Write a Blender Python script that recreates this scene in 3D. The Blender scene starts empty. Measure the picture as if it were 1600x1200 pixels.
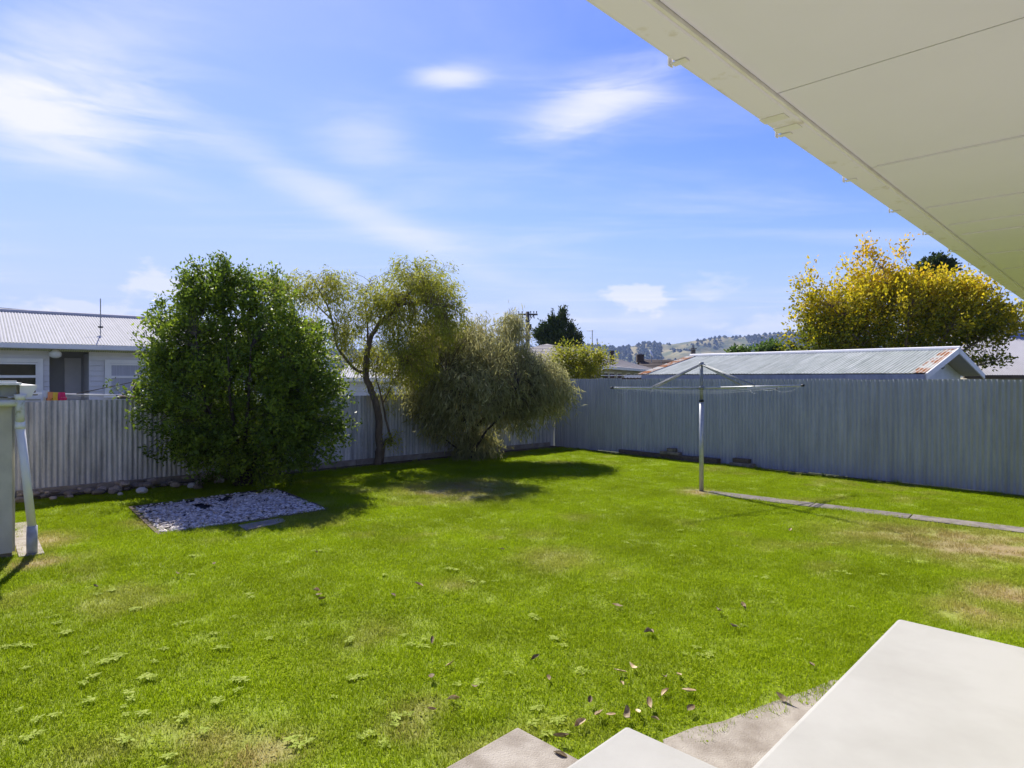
import bpy, bmesh, math, random
import numpy as np
from mathutils import Vector, Matrix
R = math.radians
random.seed(7); rng = np.random.default_rng(11)
scene = bpy.context.scene
col = scene.collection
# ------------------------------------------------------------------ camera
CAMH = 1.9
cam = bpy.data.cameras.new('camera'); camo = bpy.data.objects.new('camera', cam); col.objects.link(camo)
cam.sensor_width = 36; cam.lens = 22.5; cam.shift_y = -0.00625
cam.clip_start = 0.05; cam.clip_end = 9000
camo.location = (0, 0, CAMH); camo.rotation_euler = (R(90), 0, 0)
scene.camera = camo
# ------------------------------------------------------------------ light
SUN_EL, SUN_AZ = 47.0, 28.5            # azimuth measured from +Y towards -X
sd = Vector((-math.sin(R(SUN_AZ))*math.cos(R(SUN_EL)), math.cos(R(SUN_AZ))*math.cos(R(SUN_EL)), math.sin(R(SUN_EL))))
sl = bpy.data.lights.new('sun', 'SUN'); sl.energy = 4.7; sl.angle = R(0.53); sl.color = (1, .955, .88)
so = bpy.data.objects.new('sun', sl); col.objects.link(so)
so.rotation_euler = (-sd).to_track_quat('-Z', 'Y').to_euler(); so.location = (0, 0, 30)
scene.view_settings.view_transform = 'Standard'; scene.view_settings.look = 'None'
scene.view_settings.exposure = 0.88; scene.view_settings.gamma = 1
w = bpy.data.worlds.new('World'); scene.world = w; w.use_nodes = True
def build_world():
    nt = w.node_tree; N = nt.nodes; L = nt.links; N.clear()
    out = N.new('ShaderNodeOutputWorld'); bg = N.new('ShaderNodeBackground'); L.new(bg.outputs[0], out.inputs[0])
    bg.inputs[1].default_value = 0.13
    sky = N.new('ShaderNodeTexSky'); sky.sky_type = 'NISHITA'; sky.sun_disc = False
    sky.sun_elevation = R(SUN_EL); sky.sun_rotation = R(-SUN_AZ); sky.altitude = 10
    sky.air_density = 1.0; sky.dust_density = 0.3; sky.ozone_density = 3.0
    tc = N.new('ShaderNodeTexCoord'); sep = N.new('ShaderNodeSeparateXYZ'); L.new(tc.outputs['Generated'], sep.inputs[0])
    def M(op, a, b=None, c=None, clamp=False):
        n = N.new('ShaderNodeMath'); n.operation = op; n.use_clamp = clamp
        for i, v in enumerate((a, b, c)):
            if v is None: continue
            if isinstance(v, (int, float)): n.inputs[i].default_value = v
            else: L.new(v, n.inputs[i])
        return n.outputs[0]
    x, y, z = sep.outputs
    az = M('ARCTAN2', x, y); el = M('ARCSINE', z)
    # high thin cloud: noise on a plane far overhead
    zz = M('MAXIMUM', z, 0.06)
    px = M('DIVIDE', x, zz); py = M('DIVIDE', y, zz)
    cmb = N.new('ShaderNodeCombineXYZ'); L.new(px, cmb.inputs[0]); L.new(py, cmb.inputs[1])
    mp = N.new('ShaderNodeMapping'); mp.inputs['Rotation'].default_value = (0, 0, R(35)); mp.inputs['Scale'].default_value = (.32, .75, 1); mp.inputs['Location'].default_value = (.6, .2, 0)
    L.new(cmb.outputs[0], mp.inputs[0])
    n1 = N.new('ShaderNodeTexNoise'); n1.inputs['Scale'].default_value = 1.15; n1.inputs['Detail'].default_value = 9; n1.inputs['Roughness'].default_value = .6; n1.inputs['Distortion'].default_value = .55
    L.new(mp.outputs[0], n1.inputs['Vector'])
    mr = N.new('ShaderNodeMapRange'); mr.interpolation_type = 'SMOOTHSTEP'; L.new(n1.outputs[0], mr.inputs[0]); mr.inputs[1].default_value = .44; mr.inputs[2].default_value = .80; mr.inputs[4].default_value = .34
    cov = mr.outputs[0]
    # fine noise in az/el used to break up the individual clouds
    ca = N.new('ShaderNodeCombineXYZ'); L.new(az, ca.inputs[0]); L.new(M('MULTIPLY', el, 2.2), ca.inputs[1])
    n2 = N.new('ShaderNodeTexNoise'); n2.inputs['Scale'].default_value = 16; n2.inputs['Detail'].default_value = 8; n2.inputs['Roughness'].default_value = .58
    L.new(ca.outputs[0], n2.inputs['Vector'])
    mp3 = N.new('ShaderNodeMapping'); mp3.inputs['Rotation'].default_value = (0, 0, R(-14)); mp3.inputs['Scale'].default_value = (1, 2.6, 1); L.new(ca.outputs[0], mp3.inputs[0])
    n3 = N.new('ShaderNodeTexNoise'); n3.inputs['Scale'].default_value = 5; n3.inputs['Detail'].default_value = 9; n3.inputs['Roughness'].default_value = .6; n3.inputs['Distortion'].default_value = .6; L.new(mp3.outputs[0], n3.inputs['Vector'])
    def blob(pxx, pyy, sx, sy, amp, tilt=0.0, nz=None, lo=.3, hi=.62, crisp=False):
        a0 = math.atan2(pxx-800, 1000); e0 = math.atan2(590-pyy, math.hypot(1000, pxx-800))
        da = M('SUBTRACT', az, a0); de = M('SUBTRACT', el, e0)
        de = M('SUBTRACT', de, M('MULTIPLY', da, tilt))
        g = M('ADD', M('POWER', M('ABSOLUTE', M('DIVIDE', da, sx/1000)), 2), M('POWER', M('ABSOLUTE', M('DIVIDE', de, sy/1000)), 2))
        g = M('POWER', 2.718, M('MULTIPLY', g, -1))
        m = N.new('ShaderNodeMapRange'); m.interpolation_type = 'SMOOTHSTEP'; m.inputs[1].default_value = lo; m.inputs[2].default_value = hi
        L.new(M('ADD', M('MULTIPLY', g, .5), M('SUBTRACT', (nz or n3).outputs[0], .25)), m.inputs[0])
        return M('MULTIPLY', m.outputs[0] if crisp else M('MULTIPLY', m.outputs[0], g), amp)
    tot = cov
    for b in [(70, 175, 170, 66, .85, 0, n3, .25, .85), (120, 90, 170, 80, .4, .3, n3, .2, .85), (700, 120, 70, 20, .75, 0, n3, .25, .8), (930, 165, 150, 55, .75, .25, n3, .25, .85),
              (570, 215, 100, 55, .4, 0, n3, .2, .85), (560, 330, 330, 38, .42, -.42, n3, .2, .85), (150, 260, 180, 34, .3, -.1, n3, .2, .85),
              (992, 467, 66, 32, .62, 0, n2, .50, .66, True), (1105, 452, 60, 26, .3, 0, n2, .50, .72, True), (305, 445, 85, 34, .6, 0, n2, .48, .66, True),
              (150, 487, 80, 20, .5, 0, n2, .48, .66, True), (50, 492, 50, 16, .4, 0, n2, .48, .66, True), (1215, 508, 100, 22, .4, 0, n2, .48, .7, True), (1010, 500, 150, 22, .3, 0, n2, .3, .7), (700, 500, 200, 26, .3, 0, n2, .3, .7)]:
        tot = M('ADD', tot, blob(*b))
    # the air whitens towards the horizon
    hz = M('POWER', M('SUBTRACT', 1, M('MAXIMUM', z, 0), clamp=True), 9)
    tot = M('ADD', tot, M('MULTIPLY', hz, .30))
    tot = M('MINIMUM', tot, .95)
    # soft response curve over the whole sky: deeper blue overhead, no clipping near the sun
    ss = N.new('ShaderNodeSeparateColor'); L.new(sky.outputs[0], ss.inputs[0]); cc = N.new('ShaderNodeCombineColor')
    for i, (gn, cap) in enumerate(((.98, 2.5), (.82, 3.1), (1.36, 4.7))):
        v = M('POWER', M('DIVIDE', ss.outputs[i], 6), 1.8)
        L.new(M('MULTIPLY', M('TANH', M('MULTIPLY', v, gn*6/cap)), cap), cc.inputs[i])
    mix = N.new('ShaderNodeMixRGB'); L.new(tot, mix.inputs[0]); L.new(cc.outputs[0], mix.inputs[1]); mix.inputs[2].default_value = (4.2, 4.2, 4.5, 1)
    L.new(mix.outputs[0], bg.inputs[0])
build_world()
cy = scene.cycles; cy.max_bounces = 6; cy.diffuse_bounces = 3; cy.glossy_bounces = 2; cy.transmission_bounces = 3; cy.volume_bounces = 0; cy.transparent_max_bounces = 4

# ------------------------------------------------------------------ materials
def new_mat(name):
    m = bpy.data.materials.new(name); m.use_nodes = True
    nt = m.node_tree; b = nt.nodes['Principled BSDF']
    return m, nt, b
def mat(name, c, rough=.7, var=.12, scale=6, bump=0, bscale=40, metal=0, stretch=(1, 1, 1), rnd=0, c2=None, lo=.35, hi=.65, spec=.4):
    """plain procedural material: noise between c and c2 (or darker c), fine bump, per-object tone"""
    m, nt, b = new_mat(name); N = nt.nodes; L = nt.links
    tc = N.new('ShaderNodeTexCoord'); mp = N.new('ShaderNodeMapping'); mp.inputs['Scale'].default_value = stretch
    L.new(tc.outputs['Object'], mp.inputs[0])
    n = N.new('ShaderNodeTexNoise'); n.inputs['Scale'].default_value = scale; n.inputs['Detail'].default_value = 6; n.inputs['Roughness'].default_value = .6
    L.new(mp.outputs[0], n.inputs['Vector'])
    r = N.new('ShaderNodeMapRange'); L.new(n.outputs[0], r.inputs[0]); r.inputs[1].default_value = lo; r.inputs[2].default_value = hi
    mx = N.new('ShaderNodeMixRGB'); L.new(r.outputs[0], mx.inputs[0])
    c2 = c2 or tuple(v*(1-2*var) for v in c)
    mx.inputs[1].default_value = (*c2, 1); mx.inputs[2].default_value = (*c, 1)
    o = mx.outputs[0]
    if rnd:
        oi = N.new('ShaderNodeObjectInfo'); rr = N.new('ShaderNodeMapRange'); L.new(oi.outputs['Random'], rr.inputs[0]); rr.inputs[3].default_value = 1-rnd; rr.inputs[4].default_value = 1+rnd
        h = N.new('ShaderNodeVectorMath'); h.operation = 'SCALE'; L.new(o, h.inputs[0]); L.new(rr.outputs[0], h.inputs['Scale']); o = h.outputs[0]
    L.new(o, b.inputs['Base Color'])
    b.inputs['Roughness'].default_value = rough; b.inputs['Metallic'].default_value = metal; b.inputs['Specular IOR Level'].default_value = spec
    if bump:
        n2 = N.new('ShaderNodeTexNoise'); n2.inputs['Scale'].default_value = bscale; n2.inputs['Detail'].default_value = 4; L.new(mp.outputs[0], n2.inputs['Vector'])
        bp = N.new('ShaderNodeBump'); bp.inputs['Strength'].default_value = bump; bp.inputs['Distance'].default_value = .01
        L.new(n2.outputs[0], bp.inputs['Height']); L.new(bp.outputs[0], b.inputs['Normal'])
    return m
def leaf_mat(name, stops, trans=.35, rough=.5, spec=.35, tcol=1.3):
    """stops: list of (position, colour) over the per-leaf attribute 'tint'"""
    m, nt, b = new_mat(name); N = nt.nodes; L = nt.links
    a = N.new('ShaderNodeAttribute'); a.attribute_name = 'tint'
    cr = N.new('ShaderNodeValToRGB'); e = cr.color_ramp.elements
    e[0].position, e[0].color = stops[0][0], (*stops[0][1], 1); e[1].position, e[1].color = stops[-1][0], (*stops[-1][1], 1)
    for p, c in stops[1:-1]:
        k = e.new(p); k.color = (*c, 1)
    L.new(a.outputs['Fac'], cr.inputs[0]); L.new(cr.outputs[0], b.inputs['Base Color'])
    b.inputs['Roughness'].default_value = rough; b.inputs['Specular IOR Level'].default_value = spec
    t = N.new('ShaderNodeBsdfTranslucent'); g = N.new('ShaderNodeVectorMath'); g.operation = 'SCALE'; g.inputs['Scale'].default_value = tcol
    L.new(cr.outputs[0], g.inputs[0]); L.new(g.outputs[0], t.inputs[0])
    mx = N.new('ShaderNodeMixShader'); mx.inputs[0].default_value = trans
    L.new(b.outputs[0], mx.inputs[1]); L.new(t.outputs[0], mx.inputs[2]); L.new(mx.outputs[0], N['Material Output'].inputs[0])
    return m
def sheet_mat(name, c, c2, streak=.5, rnd=.1, metal=.25, rough=.5, rust=0.0, valley=0.0, spec=.3):
    """weathered corrugated steel: streaks run down the sheet (local Z)"""
    m, nt, b = new_mat(name); N = nt.nodes; L = nt.links
    tc = N.new('ShaderNodeTexCoord'); oi = N.new('ShaderNodeObjectInfo')
    ad = N.new('ShaderNodeVectorMath'); ad.operation = 'ADD'; cb = N.new('ShaderNodeCombineXYZ')
    ml = N.new('ShaderNodeMath'); ml.operation = 'MULTIPLY'; ml.inputs[1].default_value = 37; L.new(oi.outputs['Random'], ml.inputs[0])
    L.new(ml.outputs[0], cb.inputs[0]); L.new(ml.outputs[0], cb.inputs[2]); L.new(tc.outputs['Object'], ad.inputs[0]); L.new(cb.outputs[0], ad.inputs[1])
    def noise(sc, st, det=5):
        mp = N.new('ShaderNodeMapping'); mp.inputs['Scale'].default_value = st; L.new(ad.outputs[0], mp.inputs[0])
        n = N.new('ShaderNodeTexNoise'); n.inputs['Scale'].default_value = sc; n.inputs['Detail'].default_value = det; n.inputs['Roughness'].default_value = .6; L.new(mp.outputs[0], n.inputs['Vector'])
        return n.outputs[0]
    a = noise(13, (1, 1, .05)); bb = noise(3, (1, 1, .5)); f = noise(60, (1, 1, .35))
    s = N.new('ShaderNodeMath'); s.operation = 'MULTIPLY_ADD'; L.new(bb, s.inputs[0]); s.inputs[1].default_value = .5; L.new(a, s.inputs[2])
    s2 = N.new('ShaderNodeMath'); s2.operation = 'MULTIPLY_ADD'; L.new(f, s2.inputs[0]); s2.inputs[1].default_value = .25; L.new(s.outputs[0], s2.inputs[2])
    r = N.new('ShaderNodeMapRange'); L.new(s2.outputs[0], r.inputs[0]); r.inputs[1].default_value = .875-.28*streak*1.2; r.inputs[2].default_value = .875+.28*streak*1.2
    mx = N.new('ShaderNodeMixRGB'); L.new(r.outputs[0], mx.inputs[0]); mx.inputs[1].default_value = (*c, 1); mx.inputs[2].default_value = (*c2, 1)
    rr = N.new('ShaderNodeMapRange'); L.new(oi.outputs['Random'], rr.inputs[0]); rr.inputs[3].default_value = 1-rnd; rr.inputs[4].default_value = 1+rnd
    h = N.new('ShaderNodeVectorMath'); h.operation = 'SCALE'; L.new(mx.outputs[0], h.inputs[0]); L.new(rr.outputs[0], h.inputs['Scale'])
    o = h.outputs[0]
    if rust:
        n = noise(2.2, (1, 1, 1), 8); q = N.new('ShaderNodeMapRange'); L.new(n, q.inputs[0]); q.inputs[1].default_value = .62-rust; q.inputs[2].default_value = .72-rust
        m2 = N.new('ShaderNodeMixRGB'); L.new(q.outputs[0], m2.inputs[0]); L.new(o, m2.inputs[1]); m2.inputs[2].default_value = (.36, .15, .055, 1); o = m2.outputs[0]
    if valley:                                           # dirt and moss lie in the troughs of the sheet
        sp = N.new('ShaderNodeSeparateXYZ'); L.new(tc.outputs['Object'], sp.inputs[0]); q = N.new('ShaderNodeMapRange'); L.new(sp.outputs[1], q.inputs[0]); q.inputs[1].default_value = -.001; q.inputs[2].default_value = -.008; q.inputs[4].default_value = valley
        nn = noise(7, (1, 1, .3)); mu = N.new('ShaderNodeMath'); mu.operation = 'MULTIPLY'; L.new(q.outputs[0], mu.inputs[0]); L.new(nn, mu.inputs[1])
        m2 = N.new('ShaderNodeMixRGB'); L.new(mu.outputs[0], m2.inputs[0]); L.new(o, m2.inputs[1]); m2.inputs[2].default_value = (.13, .14, .10, 1); o = m2.outputs[0]
    L.new(o, b.inputs['Base Color']); b.inputs['Metallic'].default_value = metal; b.inputs['Roughness'].default_value = rough; b.inputs['Specular IOR Level'].default_value = spec
    return m
MT = {}
MT['white'] = mat('white_paint', (.86, .84, .80), .5, .04, 3)
MT['cream'] = mat('cream_paint', (.84, .80, .73), .5, .06, 4, c2=(.74, .69, .59), lo=.3, hi=.5)
MT['soffit'] = mat('soffit_paint', (.83, .79, .835), .6, .02, 1.3)
MT['gutter_under'] = mat('dusty_gutter_paint', (.85, .80, .83), .55, .1, 9, c2=(.66, .59, .48), lo=.28, hi=.42, stretch=(1, 1, 1))
MT['dark'] = mat('dark_gap', (.03, .03, .03), .8)
MT['concrete'] = mat('pale_concrete', (.39, .378, .345), .9, .08, 1.6, .22, 420, c2=(.33, .318, .285), lo=.28, hi=.6)
MT['concrete_old'] = mat('old_concrete', (.36, .32, .265), .9, .2, 5, .6, 120, c2=(.22, .185, .145))
MT['path'] = mat('path_concrete', (.235, .205, .175), .92, .2, 7, .6, 140, c2=(.14, .12, .105), rnd=.12)
MT['soil'] = mat('soil', (.14, .10, .06), .95, .25, 8, .8, 60, c2=(.07, .05, .03))
MT['mat'] = mat('weed_mat', (.018, .018, .02), .7, .2, 20)
MT['timber'] = mat('old_timber', (.17, .125, .085), .9, .2, 5, .5, 50, c2=(.08, .06, .04), stretch=(1, 6, 6))
MT['block'] = mat('old_block', (.30, .25, .18), .95, .2, 9, .8, 70, c2=(.14, .11, .08), rnd=.2)
MT['pebble'] = mat('pebble', (.52, .49, .47), .7, .1, 2, .2, 60)
MT['rock'] = mat('rubble_rock', (.42, .35, .27), .9, .2, 9, .6, 40, c2=(.22, .17, .13), rnd=.4)
MT['pale_rock'] = mat('pale_rock', (.66, .62, .55), .85, .1, 9, .4, 40)
MT['galv'] = mat('galvanised_tube', (.52, .53, .53), .38, .1, 14, metal=.35)
MT['galv_dull'] = mat('dull_galvanised', (.30, .31, .31), .55, .12, 14, metal=.2)
MT['black'] = mat('black_plastic', (.02, .02, .02), .5)
MT['wire'] = mat('line_wire', (.6, .6, .6), .5)
MT['cable'] = mat('cable', (.03, .03, .035), .6)
MT['fence_blue'] = sheet_mat('blue_grey_sheet', (.285, .295, .325), (.43, .435, .455), .6, .05, .0, .38, spec=.5)
MT['fence_grey'] = sheet_mat('weathered_sheet', (.31, .31, .31), (.66, .65, .635), .5, .14, .0, .5, spec=.4)
MT['roof_white'] = sheet_mat('white_roof_sheet', (.45, .44, .44), (.52, .51, .51), .8, .02, .0, .85, valley=1.2, spec=.1)
MT['roof_green'] = sheet_mat('pale_green_roof_sheet', (.36, .39, .345), (.56, .58, .53), .5, .06, .0, .85, valley=1.5, spec=.1)
MT['roof_rust'] = sheet_mat('rusty_roof_sheet', (.48, .47, .40), (.6, .58, .5), .5, .05, .0, .85, .16, spec=.1)
MT['roof_grey'] = sheet_mat('grey_roof_sheet', (.34, .33, .355), (.40, .39, .415), .6, .03, .0, .8, valley=.8, spec=.1)
MT['board_grey'] = mat('grey_boards', (.70, .68, .68), .6, .05, 3)
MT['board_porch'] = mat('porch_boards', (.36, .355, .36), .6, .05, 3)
MT['board_white'] = mat('white_boards', (.72, .73, .77), .6, .05, 3)
MT['board_shed'] = mat('khaki_boards', (.60, .56, .45), .65, .08, 5, rnd=.03)
MT['fascia_grey'] = mat('grey_fascia', (.30, .30, .30), .6, .1, 6)
MT['pvc'] = mat('pvc_pipe', (.84, .82, .78), .35, .04, 5)
MT['pvc_moss'] = mat('mossy_pipe', (.66, .65, .56), .5, .2, 14, c2=(.36, .35, .17), lo=.3, hi=.45)
MT['sleeve'] = mat('grey_pipe_sleeve', (.47, .47, .48), .6, .1, 12, c2=(.34, .33, .32))
MT['glass'], _nt, _b = new_mat('window_glass'); _b.inputs['Base Color'].default_value = (.012, .014, .016, 1); _b.inputs['Roughness'].default_value = .04; _b.inputs['Specular IOR Level'].default_value = .6
MT['net'] = mat('net_curtain', (.5, .5, .55), .8, .12, 4, stretch=(8, 8, .2))
MT['tile_brown'] = mat('brown_grey_roof', (.27, .245, .235), .8, .08, 2, .4, 30)
MT['tile_dark'] = mat('dark_brown_roof', (.075, .052, .042), .8, .15, 3, .4, 30)
MT['beige'] = mat('beige_wall', (.50, .45, .36), .8, .05, 3)
MT['bark'] = mat('bark', (.20, .145, .09), .9, .2, 14, .8, 40, c2=(.10, .075, .05), stretch=(1, 1, .3))
MT['bark_dark'] = mat('dark_bark', (.075, .058, .042), .9, .2, 14, .8, 40)
MT['pole'] = mat('pole_wood', (.12, .10, .085), .9, .15, 8)
MT['leaf_dead'] = mat('dead_leaf', (.58, .49, .34), .9, .25, 30, c2=(.27, .18, .085), rnd=.55, spec=.05)

# ------------------------------------------------------------------ mesh helpers
class MB:
    """collects shapes; build() links them as ONE mesh object"""
    def __init__(s): s.v = []; s.f = []
    def add(s, vs, fs):
        o = len(s.v); s.v += [tuple(p) for p in vs]; s.f += [tuple(i+o for i in f) for f in fs]; return s
    def box(s, c, sz, X=(1, 0, 0), Y=(0, 1, 0), Z=(0, 0, 1)):
        c = Vector(c); X = Vector(X); Y = Vector(Y); Z = Vector(Z); hx, hy, hz = (q/2 for q in sz)
        p = [c+X*a*hx+Y*b*hy+Z*d*hz for d in (-1, 1) for b in (-1, 1) for a in (-1, 1)]
        return s.add(p, [(0, 2, 3, 1), (4, 5, 7, 6), (0, 1, 5, 4), (2, 6, 7, 3), (0, 4, 6, 2), (1, 3, 7, 5)])
    def prism(s, poly, axis):
        """extrude closed polygon (3-D points) along vector"""
        n = len(poly); a = Vector(axis); p = [Vector(q) for q in poly]; p2 = [q+a for q in p]
        return s.add(p+p2, [tuple(range(n))[::-1], tuple(range(n, 2*n))]+[(i, (i+1) % n, n+(i+1) % n, n+i) for i in range(n)])
    def tube(s, pts, r, n=8, cap=True):
        pts = [Vector(p) for p in pts]; k = len(pts)
        rs = r if isinstance(r, (list, tuple)) else [r]*k
        vs = []; ref = None
        for i, p in enumerate(pts):
            t = (pts[min(i+1, k-1)]-pts[max(i-1, 0)]).normalized()
            if ref is None: ref = Vector((0, 0, 1)) if abs(t.z) < .9 else Vector((1, 0, 0))
            a = t.cross(ref).normalized(); b = t.cross(a).normalized(); ref = -b if False else ref
            for j in range(n):
                q = 2*math.pi*j/n; vs.append(p+a*math.cos(q)*rs[i]+b*math.sin(q)*rs[i])
        fs = [(i*n+j, i*n+(j+1) % n, (i+1)*n+(j+1) % n, (i+1)*n+j) for i in range(k-1) for j in range(n)]
        if cap: fs += [tuple(range(n))[::-1], tuple(range((k-1)*n, k*n))]
        return s.add(vs, fs)
    def mesh(s, name):
        m = bpy.data.meshes.new(name); m.from_pydata(s.v, [], s.f); m.update(); return m
    def build(s, name, m, parent=None, smooth=False, bevel=0):
        me = s.mesh(name)
        o = bpy.data.objects.new(name, me); col.objects.link(o)
        if bevel:
            bm = bmesh.new(); bm.from_mesh(me); bmesh.ops.remove_doubles(bm, verts=bm.verts, dist=1e-5)
            bmesh.ops.bevel(bm, geom=list(bm.edges), offset=bevel, segments=3, affect='EDGES', profile=.5); bm.to_mesh(me); bm.free()
        bm = bmesh.new(); bm.from_mesh(me); bmesh.ops.recalc_face_normals(bm, faces=bm.faces); bm.to_mesh(me); bm.free()
        if smooth: me.polygons.foreach_set('use_smooth', [True]*len(me.polygons))
        if m is not None: me.materials.append(m if not isinstance(m, str) else MT[m])
        if parent is not None: o.parent = parent; o.matrix_parent_inverse = parent.matrix_basis.inverted()
        return o
def tag(o, label=None, cat=None, group=None, kind=None):
    if label: o['label'] = label
    if cat: o['category'] = cat
    if group: o['group'] = group
    if kind: o['kind'] = kind
    return o
def thing(name, loc, label, cat, group=None):
    o = bpy.data.objects.new(name, None); col.objects.link(o); o.location = loc; o.empty_display_size = .2
    return tag(o, label, cat, group)
def inst(name, me, M4, parent=None):
    """object sharing mesh data, placed by world matrix"""
    o = bpy.data.objects.new(name, me); col.objects.link(o)
    if parent is not None: o.parent = parent; o.matrix_parent_inverse = parent.matrix_basis.inverted()
    o.matrix_basis = M4
    return o
def frame(o, X, Y, Z):
    return Matrix(((X[0], Y[0], Z[0], o[0]), (X[1], Y[1], Z[1], o[1]), (X[2], Y[2], Z[2], o[2]), (0, 0, 0, 1)))
def corr_mesh(name, width, length, pitch=.0762, depth=.018, m=None, seg=8, axis='z'):
    """corrugated steel sheet, ribs along local Z (up), width along X, waves along Y"""
    n = int(round(width/pitch*seg)); vs = []
    for k in (0, 1):
        for i in range(n+1): vs.append((i*pitch/seg, depth/2*math.cos(2*math.pi*i/seg), k*length))
    me = bpy.data.meshes.new(name); me.from_pydata(vs, [], [(i, i+1, n+2+i, n+1+i) for i in range(n)]); me.polygons.foreach_set('use_smooth', [True]*n)
    if m: me.materials.append(m)
    me.update(); return me
def V3(p, z=0): return Vector((p[0], p[1], z))
def at(px, py, Y):                       # a measured direction at a chosen distance
    return Vector(((px-800)*Y/1000, Y, CAMH+(590-py)*Y/1000))
def gp(px, py, z=0):                     # measured point on the ground
    Y = (CAMH-z)*1000/(py-590); return Vector(((px-800)*Y/1000, Y, z))

# ------------------------------------------------------------------ yard layout
K = Vector((1.14, 17.76, 0))
DL = Vector((-.76, -.65, 0)).normalized()       # along the left fence, away from the corner
DR = Vector((.686, -.727, 0)).normalized()      # along the right fence
NL = Vector((-DL.y, DL.x, 0))                   # into the yard
if NL.dot(-K) < 0: NL = -NL
NR = Vector((-DR.y, DR.x, 0))
if NR.dot(-K) < 0: NR = -NR
UP = Vector((0, 0, 1))
U = Vector((.6985, .7156, 0)).normalized(); Wd = Vector((U.y, -U.x, 0))   # own house: along the eave / inwards
E0 = Vector((.145, 1.5, 0))
PC = Vector((2.41, 4.0, 0))                      # porch corner
SC = Vector((.56, 3.14, 0)); GC = Vector((.03, 3.42, 0))
bed = [gp(204, 793), gp(429, 764), gp(515, 797), gp(249, 836)]
path_a = [gp(1112, 768), gp(1600, 826)]
def in_poly(x, y, poly):
    r = np.zeros(x.shape, bool); n = len(poly)
    for i in range(n):
        a = poly[i]; b = poly[(i+1) % n]
        c = ((a.y > y) != (b.y > y)) & (x < (b.x-a.x)*(y-a.y)/((b.y-a.y) if abs(b.y-a.y) > 1e-9 else 1e-9)+a.x)
        r ^= c
    return r
def vnoise(x, y, s, seed=0):
    """smooth value noise, numpy"""
    g = np.random.default_rng(seed).random((64, 64)); x = x/s+100; y = y/s+100
    xi = np.floor(x).astype(int); yi = np.floor(y).astype(int); fx = x-xi; fy = y-yi; fx = fx*fx*(3-2*fx); fy = fy*fy*(3-2*fy)
    q = lambda a, b: g[a % 64, b % 64]
    return (q(xi, yi)*(1-fx)+q(xi+1, yi)*fx)*(1-fy)+(q(xi, yi+1)*(1-fx)+q(xi+1, yi+1)*fx)*fy

# ground sheet out to the hills
gm = mat('far_ground', (.09, .11, .035), .95, .2, .05)
b = MB(); S = 2600
b.add([(-S, -S, -.03), (S, -S, -.03), (S, S, -.03), (-S, S, -.03)], [(0, 1, 2, 3)])
tag(b.build('ground', gm), kind='structure')

# lawn: soil/turf sheet with measured bare patches, grass blades on it
bare = [(1010, 1105, .5, .0), (430, 1170, .2, .55), (385, 1188, .16, .5), (150, 1180, .18, .45), (650, 1110, .2, .5), (590, 985, .3, .35), (1510, 850, 1.1, .75), (1590, 860, .9, .8), (1400, 835, .9, .5), (1525, 960, .35, .85), (1590, 935, .4, .9),
        (720, 765, 1.1, .7), (700, 915, .25, .4), (1090, 770, .35, .7), (870, 875, .6, .35), (640, 1140, .2, .5), (560, 1000, .25, .35), (35, 850, .5, .8), (60, 880, .3, .6), (240, 815, .35, .7), (960, 900, .3, .25), (320, 1160, .25, .45)]
def lawn_fields(x, y):
    d = np.zeros_like(x)
    for (px, py, r, a) in bare:
        p = gp(px, py); d = np.maximum(d, a*np.exp(-(((x-p.x)/r)**2+((y-p.y)/(r*1.0))**2)))
    n = vnoise(x, y, .35, 1)*.5+vnoise(x, y, .13, 2)*.5
    dry = np.clip(d*1.7*(n+.25)-.12, 0, 1)
    dry = np.maximum(dry, np.clip((vnoise(x, y, 1.1, 3)*.6+vnoise(x, y, .25, 4)*.4-.66)*2.2, 0, .25))
    return dry
st = .1
gx, gy = np.meshgrid(np.arange(-15, 15.01, st), np.arange(-5, 20.01, st))
nx_ = gx.shape[1]; ny_ = gx.shape[0]
dl = (gx-K.x)*NL.x+(gy-K.y)*NL.y; dr = (gx-K.x)*NR.x+(gy-K.y)*NR.y
inside = (dl > -.02) & (dr > -.02)
dry = lawn_fields(gx, gy)
lump = (vnoise(gx, gy, .8, 9)-.5)*.03+(vnoise(gx, gy, .3, 10)-.5)*.012
# flat under slabs, bed and path
idx = np.arange(nx_*ny_).reshape(ny_, nx_)
fin = inside[:-1, :-1] & inside[1:, :-1] & inside[:-1, 1:] & inside[1:, 1:]
in_bed = in_poly(gx, gy, bed)
fin &= ~(in_bed[:-1, :-1] & in_bed[1:, :-1] & in_bed[:-1, 1:] & in_bed[1:, 1:])
faces = np.stack([idx[:-1, :-1][fin], idx[:-1, 1:][fin], idx[1:, 1:][fin], idx[1:, :-1][fin]], 1)
def grid_obj(name, z, faces, attrs):
    used = np.unique(faces); remap = -np.ones(nx_*ny_, int); remap[used] = np.arange(len(used))
    co = np.stack([gx.ravel()[used], gy.ravel()[used], z.ravel()[used]], 1)
    me = bpy.data.meshes.new(name); f = remap[faces]
    me.vertices.add(len(co)); me.vertices.foreach_set('co', co.ravel())
    me.loops.add(f.size); me.loops.foreach_set('vertex_index', f.ravel().astype(np.int32))
    me.polygons.add(len(f)); me.polygons.foreach_set('loop_start', np.arange(0, f.size, 4, dtype=np.int32)); me.polygons.foreach_set('loop_total', np.full(len(f), 4, np.int32))
    me.update(); me.validate()
    for k, a in attrs.items():
        at_ = me.attributes.new(k, 'FLOAT', 'POINT'); at_.data.foreach_set('value', a.ravel()[used].astype(np.float32))
    me.polygons.foreach_set('use_smooth', [True]*len(f))
    o = bpy.data.objects.new(name, me); col.objects.link(o); return o
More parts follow.
